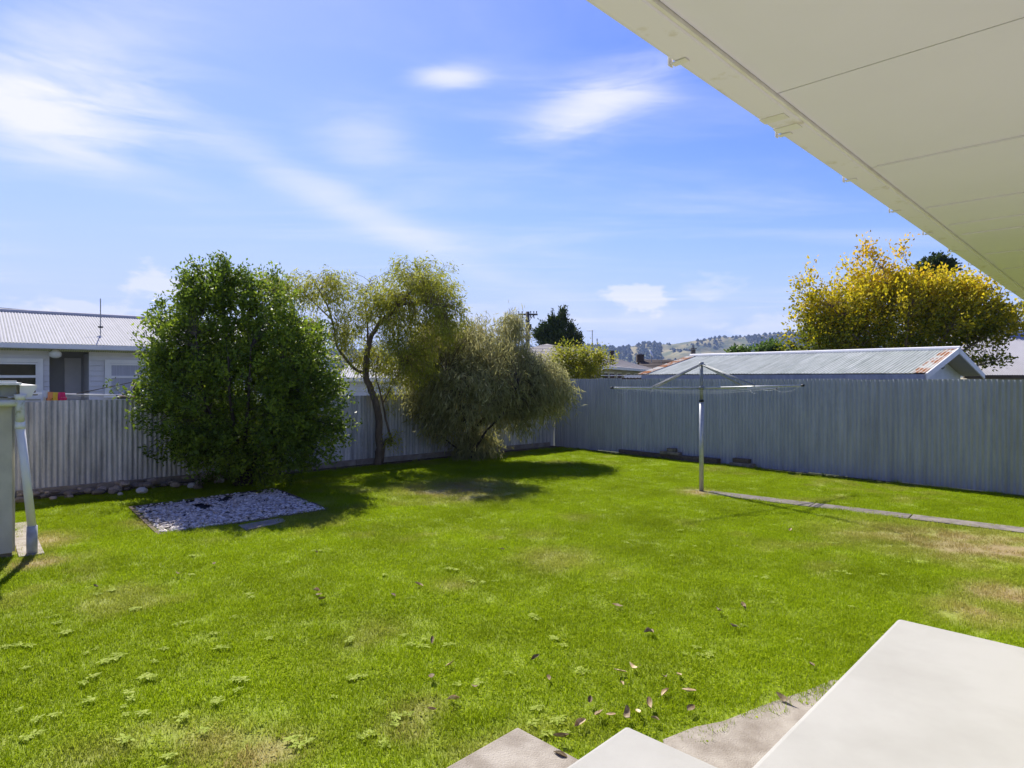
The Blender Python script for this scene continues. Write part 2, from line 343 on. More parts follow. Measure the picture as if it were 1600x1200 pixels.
m, nt, bs = new_mat('turf'); N = nt.nodes; L = nt.links
a = N.new('ShaderNodeAttribute'); a.attribute_name = 'dry'
tc = N.new('ShaderNodeTexCoord'); n = N.new('ShaderNodeTexNoise'); n.inputs['Scale'].default_value = 30; n.inputs['Detail'].default_value = 6; L.new(tc.outputs['Object'], n.inputs['Vector'])
c1 = N.new('ShaderNodeMixRGB'); L.new(n.outputs[0], c1.inputs[0]); c1.inputs[1].default_value = (.13, .18, .006, 1); c1.inputs[2].default_value = (.26, .325, .012, 1)
c2 = N.new('ShaderNodeMixRGB'); L.new(n.outputs[0], c2.inputs[0]); c2.inputs[1].default_value = (.17, .115, .05, 1); c2.inputs[2].default_value = (.36, .28, .13, 1)
c3 = N.new('ShaderNodeMixRGB'); L.new(a.outputs['Fac'], c3.inputs[0]); L.new(c1.outputs[0], c3.inputs[1]); L.new(c2.outputs[0], c3.inputs[2])
L.new(c3.outputs[0], bs.inputs['Base Color']); bs.inputs['Roughness'].default_value = .95
bp = N.new('ShaderNodeBump'); bp.inputs['Strength'].default_value = .8; bp.inputs['Distance'].default_value = .02; L.new(n.outputs[0], bp.inputs['Height']); L.new(bp.outputs[0], bs.inputs['Normal'])
turf = m
lawn = grid_obj('lawn', lump, faces, {'dry': dry}); lawn.data.materials.append(turf); tag(lawn, kind='structure')
# grass: blades as instances of small tufts
gden = np.clip(1-dry*.92, .05, 1)
dlm = dl-.28; dens = gden*np.clip(dlm/.25, .0, 1)*np.clip((dr-.10)/.15, 0, 1)
def cut(poly): 
    global dens
    dens = np.where(in_poly(gx, gy, poly), 0, dens)
porch_poly = [PC, PC-U*7, PC-U*7+Wd*4, PC+Wd*4]
step_poly = [SC, SC-U*4, SC-U*4+Wd*.74, SC+Wd*.74]
slab_poly = [GC, GC-U*2.5, GC-U*2.5+Wd*.62, GC+Wd*.62]
apron_poly = [SC+Wd*.0, gp(1040, 1157), gp(1130, 1128), gp(1200, 1103), gp(1275, 1080), PC-U*.0, PC-U*2.2]
pd = (path_a[1]-path_a[0]).normalized(); pn = Vector((-pd.y, pd.x, 0))
if pn.y > 0: pn = -pn
path_w = .34
path_poly = [path_a[0], path_a[0]+pd*9, path_a[0]+pd*9+pn*path_w, path_a[0]+pn*path_w]
cx = sum((p.x for p in bed))/4; cy = sum((p.y for p in bed))/4
bed_out = [Vector((cx+(p.x-cx)*1.01, cy+(p.y-cy)*1.01, 0)) for p in bed]
for p_ in (porch_poly, step_poly, slab_poly, apron_poly, path_poly, bed_out): cut(p_)
vis = (gy > 2.0) & (np.abs(gx) < gy*.8+2.2)
dens = np.where(vis, dens, 0)
near = np.clip(1.25-gy/22, .45, 1)
d0 = dens.ravel(); fk = faces[(d0[faces].max(1) > 0)]
grass = grid_obj('grass', lump, fk, {'dens': dens*near, 'dry': dry, 'tall': np.where(dens > 0, .10*vnoise(gx, gy, .6, 40)**2*4+1.2*np.exp(-np.abs(dr-.12)/.10)+.8*np.exp(-np.abs(dl-.45)/.12), 0)}); tag(grass, 'short green lawn grass and clover covering the yard', 'grass', kind='stuff')
def tuft(name, n, rad, hmin, hmax, wid, clover, seed):
    r = np.random.default_rng(seed); vs = []; fs = []; tint = []
    for i in range(n):
        a = r.random()*6.283; q = rad*math.sqrt(r.random()); x, y = q*math.cos(a), q*math.sin(a); az = r.random()*6.283; t = r.random()
        o = len(vs)
        if r.random() < clover:
            h = hmin*.6+r.random()*hmin*.5; s = .004+.005*r.random(); tx, ty = r.normal(0, .25, 2)
            ca, sa = math.cos(az)*s, math.sin(az)*s
            vs += [(x-ca, y-sa, h-ca*tx), (x+sa, y-ca, h+sa*ty), (x+ca, y+sa, h+ca*tx), (x-sa, y+ca, h-sa*ty)]; fs.append((o, o+1, o+2, o+3)); tint += [.45+.5*t]*4
        else:
            h = hmin+(hmax-hmin)*r.random(); ln = (.25+.6*r.random())*h; wv = wid*(.6+.7*r.random())
            ca, sa = math.cos(az), math.sin(az); px_, py_ = -sa*wv/2, ca*wv/2
            vs += [(x-px_, y-py_, -.004), (x+px_, y+py_, -.004), (x+ca*ln*.4+px_*.8, y+sa*ln*.4+py_*.8, h*.62), (x+ca*ln*.4-px_*.8, y+sa*ln*.4-py_*.8, h*.62), (x+ca*ln, y+sa*ln, h)]
            fs += [(o, o+1, o+2, o+3), (o+3, o+2, o+4)]; tint += [t*.6]*5
    me = bpy.data.meshes.new(name); me.from_pydata(vs, [], fs); me.update()
    at_ = me.attributes.new('tint', 'FLOAT', 'POINT'); at_.data.foreach_set('value', np.array(tint, np.float32))
    return bpy.data.objects.new(name, me)
m = leaf_mat('grass_blades', [(0, (.18, .255, .005)), (.5, (.275, .36, .008)), (1, (.41, .475, .02))], trans=.45, rough=.7, spec=.05, tcol=1.3)
# dry straw where the turf is bare, patchy tone across the lawn
nt = m.node_tree; N = nt.nodes; L = nt.links; cr = [q for q in N if q.type == 'VALTORGB'][0]
at2 = N.new('ShaderNodeAttribute'); at2.attribute_type = 'INSTANCER'; at2.attribute_name = 'idry'
mx = N.new('ShaderNodeMixRGB'); L.new(at2.outputs['Fac'], mx.inputs[0]); L.new(cr.outputs[0], mx.inputs[1]); mx.inputs[2].default_value = (.36, .29, .10, 1)
at3 = N.new('ShaderNodeAttribute'); at3.attribute_type = 'INSTANCER'; at3.attribute_name = 'itone'
sc3 = N.new('ShaderNodeVectorMath'); sc3.operation = 'SCALE'; L.new(mx.outputs[0], sc3.inputs[0]); L.new(at3.outputs['Fac'], sc3.inputs['Scale'])
for l in list(cr.outputs[0].links):
    if l.to_node != mx: L.new(sc3.outputs[0], l.to_socket)
def grass_nodes(o, tufts, material, attr=('dens', 'dens', 'tall')):
    ng = bpy.data.node_groups.new('grass_scatter', 'GeometryNodeTree')
    ng.interface.new_socket('Geometry', in_out='INPUT', socket_type='NodeSocketGeometry'); ng.interface.new_socket('Geometry', in_out='OUTPUT', socket_type='NodeSocketGeometry')
    N = ng.nodes; L = ng.links; gi = N.new('NodeGroupInput'); go = N.new('NodeGroupOutput'); jn = N.new('GeometryNodeJoinGeometry')
    for k, (tf, dn, smin, smax) in enumerate(tufts):
        tf.data.materials.append(material)
        dp = N.new('GeometryNodeDistributePointsOnFaces'); dp.inputs['Seed'].default_value = 3+k
        L.new(gi.outputs[0], dp.inputs['Mesh'])
        na = N.new('GeometryNodeInputNamedAttribute'); na.data_type = 'FLOAT'; na.inputs['Name'].default_value = attr[k]
        ml = N.new('ShaderNodeMath'); ml.operation = 'MULTIPLY'; ml.inputs[1].default_value = dn; L.new(na.outputs['Attribute'], ml.inputs[0]); L.new(ml.outputs[0], dp.inputs['Density'])
        nd = N.new('GeometryNodeInputNamedAttribute'); nd.data_type = 'FLOAT'; nd.inputs['Name'].default_value = 'dry'
        s1 = N.new('GeometryNodeStoreNamedAttribute'); s1.data_type = 'FLOAT'; s1.domain = 'POINT'; s1.inputs['Name'].default_value = 'idry'
        mm = N.new('ShaderNodeMath'); mm.operation = 'MULTIPLY'; mm.inputs[1].default_value = 1.3; mm.use_clamp = True; L.new(nd.outputs['Attribute'], mm.inputs[0])
        L.new(dp.outputs['Points'], s1.inputs['Geometry']); L.new(mm.outputs[0], s1.inputs['Value'])
        ps = N.new('GeometryNodeInputPosition'); nz = N.new('ShaderNodeTexNoise'); nz.inputs['Scale'].default_value = .9; nz.inputs['Detail'].default_value = 5; nz.inputs['Roughness'].default_value = .65; L.new(ps.outputs[0], nz.inputs['Vector'])
        mr = N.new('ShaderNodeMapRange'); mr.inputs[1].default_value = .3; mr.inputs[2].default_value = .7; mr.inputs[3].default_value = .74; mr.inputs[4].default_value = 1.25; L.new(nz.outputs[0], mr.inputs[0])
        s2 = N.new('GeometryNodeStoreNamedAttribute'); s2.data_type = 'FLOAT'; s2.domain = 'POINT'; s2.inputs['Name'].default_value = 'itone'
        L.new(s1.outputs[0], s2.inputs['Geometry']); L.new(mr.outputs[0], s2.inputs['Value'])
        oi = N.new('GeometryNodeObjectInfo'); oi.inputs['Object'].default_value = tf; oi.inputs['As Instance'].default_value = True
        ip = N.new('GeometryNodeInstanceOnPoints'); L.new(s2.outputs[0], ip.inputs['Points']); L.new(oi.outputs['Geometry'], ip.inputs['Instance'])
        rv = N.new('FunctionNodeRandomValue'); rv.data_type = 'FLOAT_VECTOR'; rv.inputs[0].default_value = (-.1, -.1, 0); rv.inputs[1].default_value = (.1, .1, 6.28)
        er = N.new('FunctionNodeEulerToRotation'); L.new(rv.outputs[0], er.inputs[0]); L.new(er.outputs[0], ip.inputs['Rotation'])
        rs = N.new('FunctionNodeRandomValue'); rs.data_type = 'FLOAT'; rs.inputs[2].default_value = smin; rs.inputs[3].default_value = smax; L.new(rs.outputs[1], ip.inputs['Scale'])
        L.new(ip.outputs[0], jn.inputs[0])
    L.new(jn.outputs[0], go.inputs[0])
    md = o.modifiers.new('scatter', 'NODES'); md.node_group = ng
grass_nodes(grass, [(tuft('tuft_a', 120, .11, .012, .032, .0030, .04, 1), 170, .7, 1.25), (tuft('tuft_b', 70, .10, .010, .024, .0034, .42, 2), 60, .7, 1.2), (tuft('tuft_c', 26, .05, .03, .07, .0042, .0, 5), 34, .6, 1.2)], m)

# ------------------------------------------------------------------ fences
def fence(origin, d, nin, length, h, sheet, label, n0, post_h, base_strip):
    t = thing('corrugated_fence', origin, label, 'fence')
    me = corr_mesh('corrugated_sheet', .80, h, m=sheet)
    back = -nin
    for k in range(n0):
        off = back*(.0 if k % 2 == 0 else .004)
        o = origin+d*(k*.762)+off
        dz = (0 if k == 0 else random.uniform(-.012, .012))
        inst('corrugated_sheet', me, frame(o+UP*(dz+.01), d, d.cross(UP)*-1 if False else UP.cross(d), UP), t)
    for z in (.3, h*.55, h-.16):
        MB().box(origin+d*length/2+back*.045+UP*z, (length, .05, .09), d, nin, UP).build('rail', 'timber', t)
    for k in range(int(length/2.4)+1):
        MB().box(origin+d*(k*2.4+.3)+back*.12+UP*(h/2-.05), (.1, .1, h-.1), d, nin, UP).build('post', 'timber', t)
    return t
LF = fence(K+NL*.02, DL, NL, 15.2, 1.51, MT['fence_grey'], 'weathered grey corrugated steel fence behind the bushes', 20, 1.5, True)
RF = fence(K+DR*.03, DR, NR, 15.2, 1.86, MT['fence_blue'], 'taller blue-grey corrugated steel fence behind the clothesline', 20, 1.86, False)
# low concrete strip at the foot of the weathered fence
t = MB()
for k in range(5):
    t2 = MB().box(K+DL*(.2+2.9*k+1.45)+NL*.07+UP*.05, (2.88, .06, .16), DL, NL, UP)
    if k == 0: root = thing('concrete_edging', K+DL*.2+NL*.07, 'low concrete edging along the foot of the weathered fence', 'edging')
    t2.build('edging_length', 'concrete_old', root, bevel=.008)
# dark soil strip under the fences
b = MB(); p0 = K+NL*.02; b.add([p0+UP*.012, p0+DL*15+UP*.012, p0+DL*15+NL*.42+UP*.02, p0+NL*.42+DL*-.1+UP*.02], [(0, 1, 2, 3)])
o = b.build('soil_bed', 'soil'); tag(o, kind='structure')
b = MB(); p0 = K+NR*.02; b.add([p0+UP*.012, p0+DR*15+UP*.012, p0+DR*15+NR*.16+UP*.02, p0+NR*.16+UP*.02], [(0, 1, 2, 3)])
o = b.build('soil_strip', 'soil'); tag(o, kind='structure')

# rubble along the weathered fence
def rock_mesh(name, seed, mt, rough=.22, flat=.6):
    bm = bmesh.new(); bmesh.ops.create_icosphere(bm, subdivisions=2, radius=1); r = np.random.default_rng(seed)
    for v in bm.verts:
        v.co *= 1+r.normal(0, rough*.35); v.co.z *= flat
    ax = r.normal(size=3); ax /= np.linalg.norm(ax)
    for v in bm.verts:
        d = v.co.dot(Vector(ax)); 
        if d > .55: v.co -= Vector(ax)*(d-.55)*.8
    me = bpy.data.meshes.new(name); bm.to_mesh(me); bm.free(); me.materials.append(mt); return me
rocks = [rock_mesh('rubble_stone', i, MT['rock']) for i in range(5)]
for k in range(95):
    u = 8.4+rng.random()*3.4; v = .14+rng.random()*.5; s = .03+.06*rng.random()**1.6
    o = inst('rubble_stone', rocks[k % 5], frame(K+DL*u+NL*v+UP*(s*.35+.015+max(0, .12-abs(v-.3)*.4)*rng.random()), *(Matrix.Rotation(rng.random()*6.28, 3, 'Z').col)), None)
    o.scale = (s*1.25, s, s)
    tag(o, ('bigger' if s > .055 else 'small')+' rough brown stone in the rubble '+('under the dense bush' if u < 9.4 else 'at the bare foot of the weathered fence' if u < 10.7 else 'near the shed end of the weathered fence'), 'stone', 'rubble stones along the fence')
for (px, py, s, lb) in [(222, 771, .085, 'white rounded stone at the edge of the lawn by the rubble'), (300, 762, .07, 'pale tan stone under the dense dark green bush'), (310, 764, .075, 'orange-tan stone touching a pale stone under the dense bush'), (343, 755, .075, 'pale round stone right below the dense bush leaves'), (188, 774, .04, 'small white stone in the grass beside the rubble')]:
    g = gp(px, py); o = inst('pale_stone', rock_mesh('pale_stone', px, MT['pale_rock'] if 'orange' not in lb else MT['block'], .12, .75), Matrix.Translation(g+UP*s*.5)); o.scale = (s*1.1, s, s); tag(o, lb, 'stone')

# ------------------------------------------------------------------ pebble bed
root = thing('pebble_bed', (cx, cy, 0), 'white pebble bed on black weed mat with timber edging', 'garden bed')
MB().add([p+UP*(-.018) for p in bed], [(0, 1, 2, 3)]).build('weed_mat', 'mat', root)
for i in range(4):
    a_, b_ = bed[i], bed[(i+1) % 4]; d_ = (b_-a_).normalized(); n_ = Vector((-d_.y, d_.x, 0))
    MB().box((a_+b_)/2-UP*.04, ((b_-a_).length+.04*(1 if i % 2 else -1), .05, .11), d_, n_, UP).build('edging_board', 'timber', root, bevel=.006)
pm = [rock_mesh('p', 30+i, MT['pebble'], .15, .55) for i in range(3)]
vs = []; fs = []
xs = [p.x for p in bed]; ys = [p.y for p in bed]; cnt = 0
bm_ = []
for me_ in pm:
    bmt = bmesh.new(); bmesh.ops.create_icosphere(bmt, subdivisions=1, radius=1); rr_ = np.random.default_rng(len(bm_)+60)
    vv = np.array([v.co[:] for v in bmt.verts])*(1+rr_.normal(0, .1, (len(bmt.verts), 1))); vv[:, 2] *= .5
    bm_.append((vv, [[v.index for v in f.verts] for f in bmt.faces])); bmt.free()
tint = []
while cnt < 5200:
    x = rng.uniform(min(xs), max(xs)); y = rng.uniform(min(ys), max(ys))
    if not in_poly(np.array([x]), np.array([y]), [Vector((cx+(p.x-cx)*.965, cy+(p.y-cy)*.965, 0)) for p in bed])[0]: continue
    hole = vnoise(np.array([x]), np.array([y]), .32, 5)[0]*.65+vnoise(np.array([x]), np.array([y]), .12, 6)[0]*.35
    e = ((Vector((x, y, 0))-bed[0]).dot((bed[3]-bed[0]).normalized()))
    if hole < .27 or (e < .22 and hole < .62 and rng.random() < .8): continue
    vv, ff = bm_[cnt % 3]; s = rng.uniform(.011, .025); an = rng.random()*6.28; c_, s_ = math.cos(an), math.sin(an)
    q = vv*np.array([s*1.35, s, s]); tl = rng.normal(0, .25); q = np.stack([q[:, 0]*c_-q[:, 1]*s_+x, q[:, 0]*s_+q[:, 1]*c_+y, q[:, 2]+q[:, 0]*tl+rng.uniform(.0, .022)], 1)
    o_ = len(vs); vs += q.tolist(); fs += [[i+o_ for i in f] for f in ff]; tint += [rng.random()]*len(q); cnt += 1
me = bpy.data.meshes.new('pebbles'); me.from_pydata(vs, [], fs); me.polygons.foreach_set('use_smooth', [True]*len(fs)); at_ = me.attributes.new('tint', 'FLOAT', 'POINT'); at_.data.foreach_set('value', np.array(tint, np.float32))
pmm = leaf_mat('pebble_mix', [(0, (.26, .21, .17)), (.25, (.50, .44, .37)), (.7, (.70, .63, .55)), (1, (.84, .78, .70))], trans=0, rough=.7)
me.materials.append(pmm); po = bpy.data.objects.new('pebbles', me); col.objects.link(po); po.parent = root; po.matrix_parent_inverse = root.matrix_basis.inverted(); po['kind'] = 'stuff'
a_ = [gp(372, 822), gp(440, 810), gp(447, 816), gp(385, 829)]
o = MB().prism([p+UP*-.02 for p in a_], (0, 0, .035)).build('concrete_paver', 'concrete_old', bevel=.006); tag(o, 'small worn concrete paver sunk in grass beside the pebble bed', 'paver')

# ------------------------------------------------------------------ concrete: path, porch, steps
tp = thing('concrete_path', path_a[0], None, None); tp['kind'] = 'structure'
u = 0.0; ln = [1.62, 1.25, 1.3, 1.2, 1.4, 1.3]
for k, l_ in enumerate(ln):
    c_ = path_a[0]+pd*(u+l_/2)+pn*(path_w/2)-UP*.012
    MB().box(c_, (l_-.012, path_w, .06), pd, pn, (UP+pd*random.uniform(-.006, .006)).normalized()).build('path_slab', 'path', tp, bevel=.008); u += l_
tp2 = thing('porch', PC, 'raised pale concrete porch landing with a wide lower step', 'porch')
HP, HS = .40, .20
def slab(c0, ext_u, ext_w, z0, z1, name, mt, parent, bev=.025):
    c = c0-U*ext_u/2+Wd*ext_w/2; return MB().box((c.x, c.y, (z0+z1)/2), (ext_u, ext_w, z1-z0), U, Wd, UP).build(name, mt, parent, bevel=bev)
slab(PC, 7, 3.3, -.05, HP, 'landing', 'concrete', tp2)
slab(SC, 4, .735, -.05, HS, 'step', 'concrete', tp2)
o = slab(GC, 2.4, .66, -.05, .035, 'concrete_slab', 'concrete_old', None, .01); tag(o, 'weathered brown-grey concrete slab in the grass at the foot of the step', 'slab')
b = MB(); ap = [SC+Wd*.3-U*.3, SC+Wd*.28+U*.02, gp(1036, 1160), gp(1085, 1140), gp(1130, 1131), gp(1200, 1103), gp(1262, 1082), gp(1300, 1066), PC-U*.1+Wd*.02, PC-U*2.2+Wd*.02]
b.prism([Vector((p.x, p.y, -.03)) for p in ap], (0, 0, .045)); o = b.build('concrete_apron', 'concrete_old'); tag(o, 'rough stained concrete strip between the step and the porch', 'slab')

# ------------------------------------------------------------------ own house: eave overhead
ZS = CAMH+.9
hs = thing('house', E0+Wd*2.3, 'house eave with cream soffit panels and a bracketed gutter overhead', 'house')
def eb(u0, u1, w0, w1, z0, z1): return MB().box(E0+U*(u0+u1)/2+Wd*(w0+w1)/2+UP*(z0+z1)/2, (u1-u0, w1-w0, z1-z0), U, Wd, UP)
# gutter with a rounded lower edge
prof = [(-.012, .105), (-.010, .05), (-.006, .012), (.002, .002), (.012, 0), (.098, 0), (.102, .004), (.102, .105), (.096, .105), (.096, .008), (.012, .008), (.004, .012), (-.002, .05), (-.004, .105)]
MB().prism([E0+U*-4+Wd*a_+UP*(ZS+b_) for a_, b_ in prof], U*16).build('gutter', 'gutter_under', hs)
eb(-4, 12, .1025, .113, ZS+.004, ZS+.2).build('fascia', 'cream', hs)
joints = [-4, -3.1, -2.1, -1.1, -.12, .90, 1.92, 2.86, 3.76, 4.66, 5.56, 6.46, 7.4, 8.3, 9.2, 10.1, 11, 12]
for i in range(len(joints)-1):
    eb(joints[i]+.003, joints[i+1]-.003, .115, 2.3, ZS+.016, ZS+.026).build('soffit_panel', 'soffit', hs)
eb(-4, 12, .12, 2.3, ZS+.034, ZS+.05).build('soffit_backing', 'dark', hs)
for u_ in (1.92, 2.86, 3.4, 3.76, 4.66, 5.56):
    eb(u_-.018, u_+.018, .142, 2.3, ZS+.008, ZS+.0155).build('soffit_batten', 'soffit', hs)
for k in range(-4, 15):
    u_ = .46+k*.76
    MB().box(E0+U*u_+Wd*.016+UP*(ZS-.0035), (.022, .045, .004), U, Wd, UP).box(E0+U*u_+Wd*-.0155+UP*(ZS+.022), (.022, .004, .055), U, Wd, UP).build('gutter_bracket', 'cream', hs)
for u_ in (1.05, 1.17, 4.3): MB().box(E0+U*u_+Wd*.044+UP*(ZS-.002), (.05, .085, .003), U, Wd, UP).build('gutter_joiner', 'cream', hs)
eb(-4, 12, 0.05, 4.5, 0, .02)
b = MB(); b.add([E0+U*-4+Wd*.03+UP*(ZS+.14), E0+U*12+Wd*.03+UP*(ZS+.14), E0+U*12+Wd*5+UP*(ZS+1.5), E0+U*-4+Wd*5+UP*(ZS+1.5)], [(0, 1, 2, 3)]); b.build('roof', 'roof_grey', hs)
for k in range(14):
    z0 = .45+k*.17
    MB().box(E0+U*4+Wd*2.3+UP*(z0+.085), (16, .022, .178), U, (Wd+UP*.07).normalized(), (UP-Wd*.07).normalized()).build('weatherboard', 'cream', hs)
eb(-4, 12, 2.33, 2.5, 0, ZS+.1).build('wall', 'cream', hs)

# ------------------------------------------------------------------ rotary clotheslines
def clothesline(base, zarm, ztop, zcol, R_, az0, label, mt1, mt2, name='rotary_clothesline', strut_fr=.6, rises=(.02, .02, .02, .02), lines=True, zlo=0):
    t = thing(name, base, label, 'clothesline')
    B = Vector(base)
    MB().tube([B+UP*zlo, B+UP*zcol], .036, 14).build('post', mt1, t, True)
    MB().tube([B+UP*(zcol), B+UP*(zcol+.035)], .041, 14).build('collar', 'black', t, True)
    MB().tube([B+UP*(zcol+.03), B+UP*ztop], .028, 12).build('mast', mt2, t, True)
    MB().tube([B+UP*(ztop-.05), B+UP*(ztop+.012)], .04, 12).build('mast_head', mt2, t, True)
    MB().tube([B+UP*(zarm-.03), B+UP*(zarm+.03)], .042, 12).build('hub', mt2, t, True)
    ends = []
    for k in range(4):
        a = az0+k*math.pi/2; d = Vector((math.cos(a), math.sin(a), 0)); s = Vector((-d.y, d.x, 0))
        rise = rises[k]; e = B+d*R_+UP*(zarm+rise); ends.append((d, e))
        MB().tube([B+d*.03+UP*zarm, e], .0135, 10).build('arm', mt1, t, True)
        MB().tube([e-d*.03, e+d*.012], .017, 10).build('arm_cap', 'black', t, True)
        f = B+d*R_*strut_fr+UP*(zarm+rise*strut_fr+.014)
        mb = MB()
        for q in (-1, 1): mb.tube([B+s*.03*q+UP*(ztop-.02), f+s*.018*q], .009, 8)
        mb.build('strut', mt2, t, True)
    if lines:
        for fr in (.62, .80, .97):
            mb = MB()
            for k in range(4):
                d1, e1 = ends[k]; d2, e2 = ends[(k+1) % 4]
                p = B+d1*R_*fr+UP*(zarm+rises[k]*fr-.016); q = B+d2*R_*fr+UP*(zarm+rises[(k+1) % 4]*fr-.016); sag = .03+.06*random.random()
                mb.tube([p+(q-p)*i/8-UP*sag*(1-(i/4-1)**2) for i in range(9)], .0011, 4, False)
            mb.build('line', 'wire', t)
    return t
cb_ = gp(1096, 768)
YC = cb_.y
zh = lambda py, Y=YC: CAMH+(590-py)*Y/1000
clothesline(cb_, zh(606), zh(567), zh(628), 1.9, R(30), 'silver rotary clothesline on a steel post in the lawn', 'galv', 'galv_dull', rises=(-.03, -.03, .015, .06), strut_fr=.57)

# ------------------------------------------------------------------ left shed and downpipe
SH = Vector((-5.28, 6.76, 0)); nS = -NL       # side runs towards the fence
sh = thing('garden_shed', SH, 'khaki weatherboard shed corner with white gutter and grey fascia', 'shed')
zt = 1.69
for k in range(11):
    z0 = .06+k*.148
    zz_ = min(.148, zt-z0)
    if zz_ < .03: break
    c_ = SH+DL*(1.4+.09)+NL*.012+UP*(z0+.076)
    MB().box(c_, (2.8, .026, .150), DL, (NL+UP*.2).normalized(), (UP-NL*.2).normalized()).build('weatherboard', 'board_shed', sh)
MB().box(SH+DL*.055+NL*.030+UP*(zt/2+.03), (.11, .03, zt-.06), DL, NL, UP).build('corner_board', 'board_shed', sh, bevel=.004)
MB().box(SH-DL*-.02+nS*.06+DL*-.03+UP*(zt/2+.03), (.03, .11, zt-.06), DL, NL, UP).build('corner_board', 'board_shed', sh, bevel=.004)
MB().box(SH+DL*1.42+nS*1.45+UP*(zt/2+.03), (2.78, 2.85, zt-.06), DL, NL, UP).build('wall', 'board_shed', sh)
MB().box(SH+DL*1.4+nS*1.4+UP*.03, (2.8, 2.8, .06), DL, NL, UP).build('footing', 'concrete_old', sh)
MB().box(SH+DL*1.42+NL*.06+UP*(zt+.07), (2.9, .03, .12), DL, NL, UP).build('fascia', 'fascia_grey', sh)
MB().box(SH+DL*1.42+nS*1.35+UP*(zt+.145), (2.98, 3.1, .022), DL, NL, UP).build('roof', 'white', sh)
MB().box(SH+DL*1.42+NL*.1+UP*(zt+.168), (2.9, .18, .02), DL, NL, UP).build('roof_flashing', 'white', sh)
g0 = SH-DL*.06+NL*.09+UP*(zt+.0)
gpf = [(0, .13), (0, .02), (.02, 0), (.10, 0), (.115, .05), (.14, .09), (.145, .13)]
MB().prism([g0-DL*a_+UP*b_ for a_, b_ in gpf], nS*3).build('gutter', 'cream', sh)
pt = SH-DL*.115+NL*.0
pb = gp(50, 867)
dp = thing('downpipe', pb, 'white plastic downpipe leaning from the shed gutter into a grey sleeve', 'pipe')
top = at(31.5, 625, 6.70); mid = at(31.5, 648, 6.70); low = at(31.5, 662, 6.72); bot = Vector((pb.x, pb.y, .30))
MB().tube([top+UP*.06, top+UP*.0], [.055, .042], 14).build('outlet', 'cream', dp, True)
MB().tube([top+UP*.01, (top+mid)/2, mid, low+UP*.01], .041, 14).build('upper_pipe', 'pvc_moss', dp, True)
MB().tube([low+UP*.03, low-UP*.02, low-UP*.05], [.043, .047, .047], 14).build('socket', 'pvc', dp, True)
MB().tube([low-UP*.02, bot], .040, 16).build('lower_pipe', 'pvc', dp, True)
MB().tube([Vector((pb.x, pb.y, -.02)), Vector((pb.x, pb.y, .31))], .050, 16).build('sleeve', 'sleeve', dp, True)
mb = MB(); q0 = top-UP*.03; mb.tube([q0, q0+DL*.1+NL*.01, q0+DL*.6+NL*.03, q0+DL*2.4+NL*.06], .036, 12).build('cross_pipe', 'pvc_moss', dp, True)
a_ = SH+nS*.1-DL*.05
o = MB().box(SH-DL*.16+nS*.9+UP*.006, (.22, 2.0, .03), DL, NL, UP).build('shed_path', 'concrete_old', bevel=.006); tag(o, 'narrow tan concrete strip beside the khaki shed', 'path')

# ------------------------------------------------------------------ roofs made of corrugated sheets
def sheet_roof(parent, o, along, up_slope, length, run, mt, last=None):
    """o: eave corner, along: unit vector, up_slope: unit vector"""
    nrm = along.cross(up_slope).normalized()
    if nrm.z < 0: nrm = -nrm
    n = int((length-.8)/.762+1e-6)+1; me = corr_mesh('roof_sheet', .80, run, m=MT[mt]); me2 = None
    for k in range(n):
        mm = me
        if last and k >= n-1:
            mm = corr_mesh('roof_sheet', .80, run, m=MT[last])
        if last and k == 0: mm = corr_mesh('roof_sheet', .80, run, m=MT[last])
        inst('roof_sheet', mm, frame(o+along*(k*.762)+nrm*(.004*(k % 2)), along, nrm, up_slope), parent)
def laps(z0, z1, pitch, o, d, n, length):
    """lapped weatherboards as one part"""
    mb = MB(); k = 0; z = z0
    while z < z1-.02:
        hh = min(pitch, z1-z)
        mb.box(o+d*length/2+n*.012+UP*(z+hh/2), (length, .022, hh+.006), d, (n+UP*.2).normalized(), (UP-n*.2).normalized()); z += pitch
    return mb
# neighbouring house on the left
d = -DL; nH = NL                                    # along to the right, normal towards us
HO = Vector((-14.0, 17.5, 0))-d*5                   # start left of the frame
hh = thing('grey_weatherboard_house', HO, 'grey weatherboard house with white corrugated roof beyond the weathered fence', 'house')
ZE = CAMH+.80; LEN = 13.5
def hp(u, n=0, z=0): return HO+d*u+nH*n+UP*z
u_of = lambda px: None
# wall split round the recessed porch
uP0, uP1 = 7.05, 8.60
def u_at(px):                                        # where a sight line meets the wall plane
    t_ = Vector(((px-800)/1000, 1, 0)); # solve HO+d*u = s*t
    A = np.array([[d.x, -t_.x], [d.y, -t_.y]]); return float(np.linalg.solve(A, np.array([-HO.x, -HO.y]))[0])
uP0, uP1 = u_at(77), u_at(139)
laps(.3, ZE-.05, .15, hp(0), d, nH, uP0).build('weatherboards', 'board_grey', hh)
laps(.3, ZE-.05, .15, hp(uP1), d, nH, LEN-uP1).build('weatherboards', 'board_grey', hh)
MB().box(hp(LEN/2, -1.4-1.5, ZE/2), (LEN-.1, 3, ZE), d, nH, UP).build('wall', 'board_porch', hh)
MB().box(hp(uP0/2, -.7, ZE/2-.03), (uP0-.04, 1.36, ZE-.1), d, nH, UP).build('wall', 'board_grey', hh)
MB().box(hp((uP1+LEN)/2, -.7, ZE/2-.03), (LEN-uP1-.04, 1.36, ZE-.1), d, nH, UP).build('wall', 'board_grey', hh)
ub0, ub1 = u_at(83), u_at(117)
MB().box(hp((uP0+uP1)/2-.25, -1.385, CAMH+.0), (uP1-uP0-.65, .03, 1.0), d, nH, UP).build('porch_panel', 'board_porch', hh)
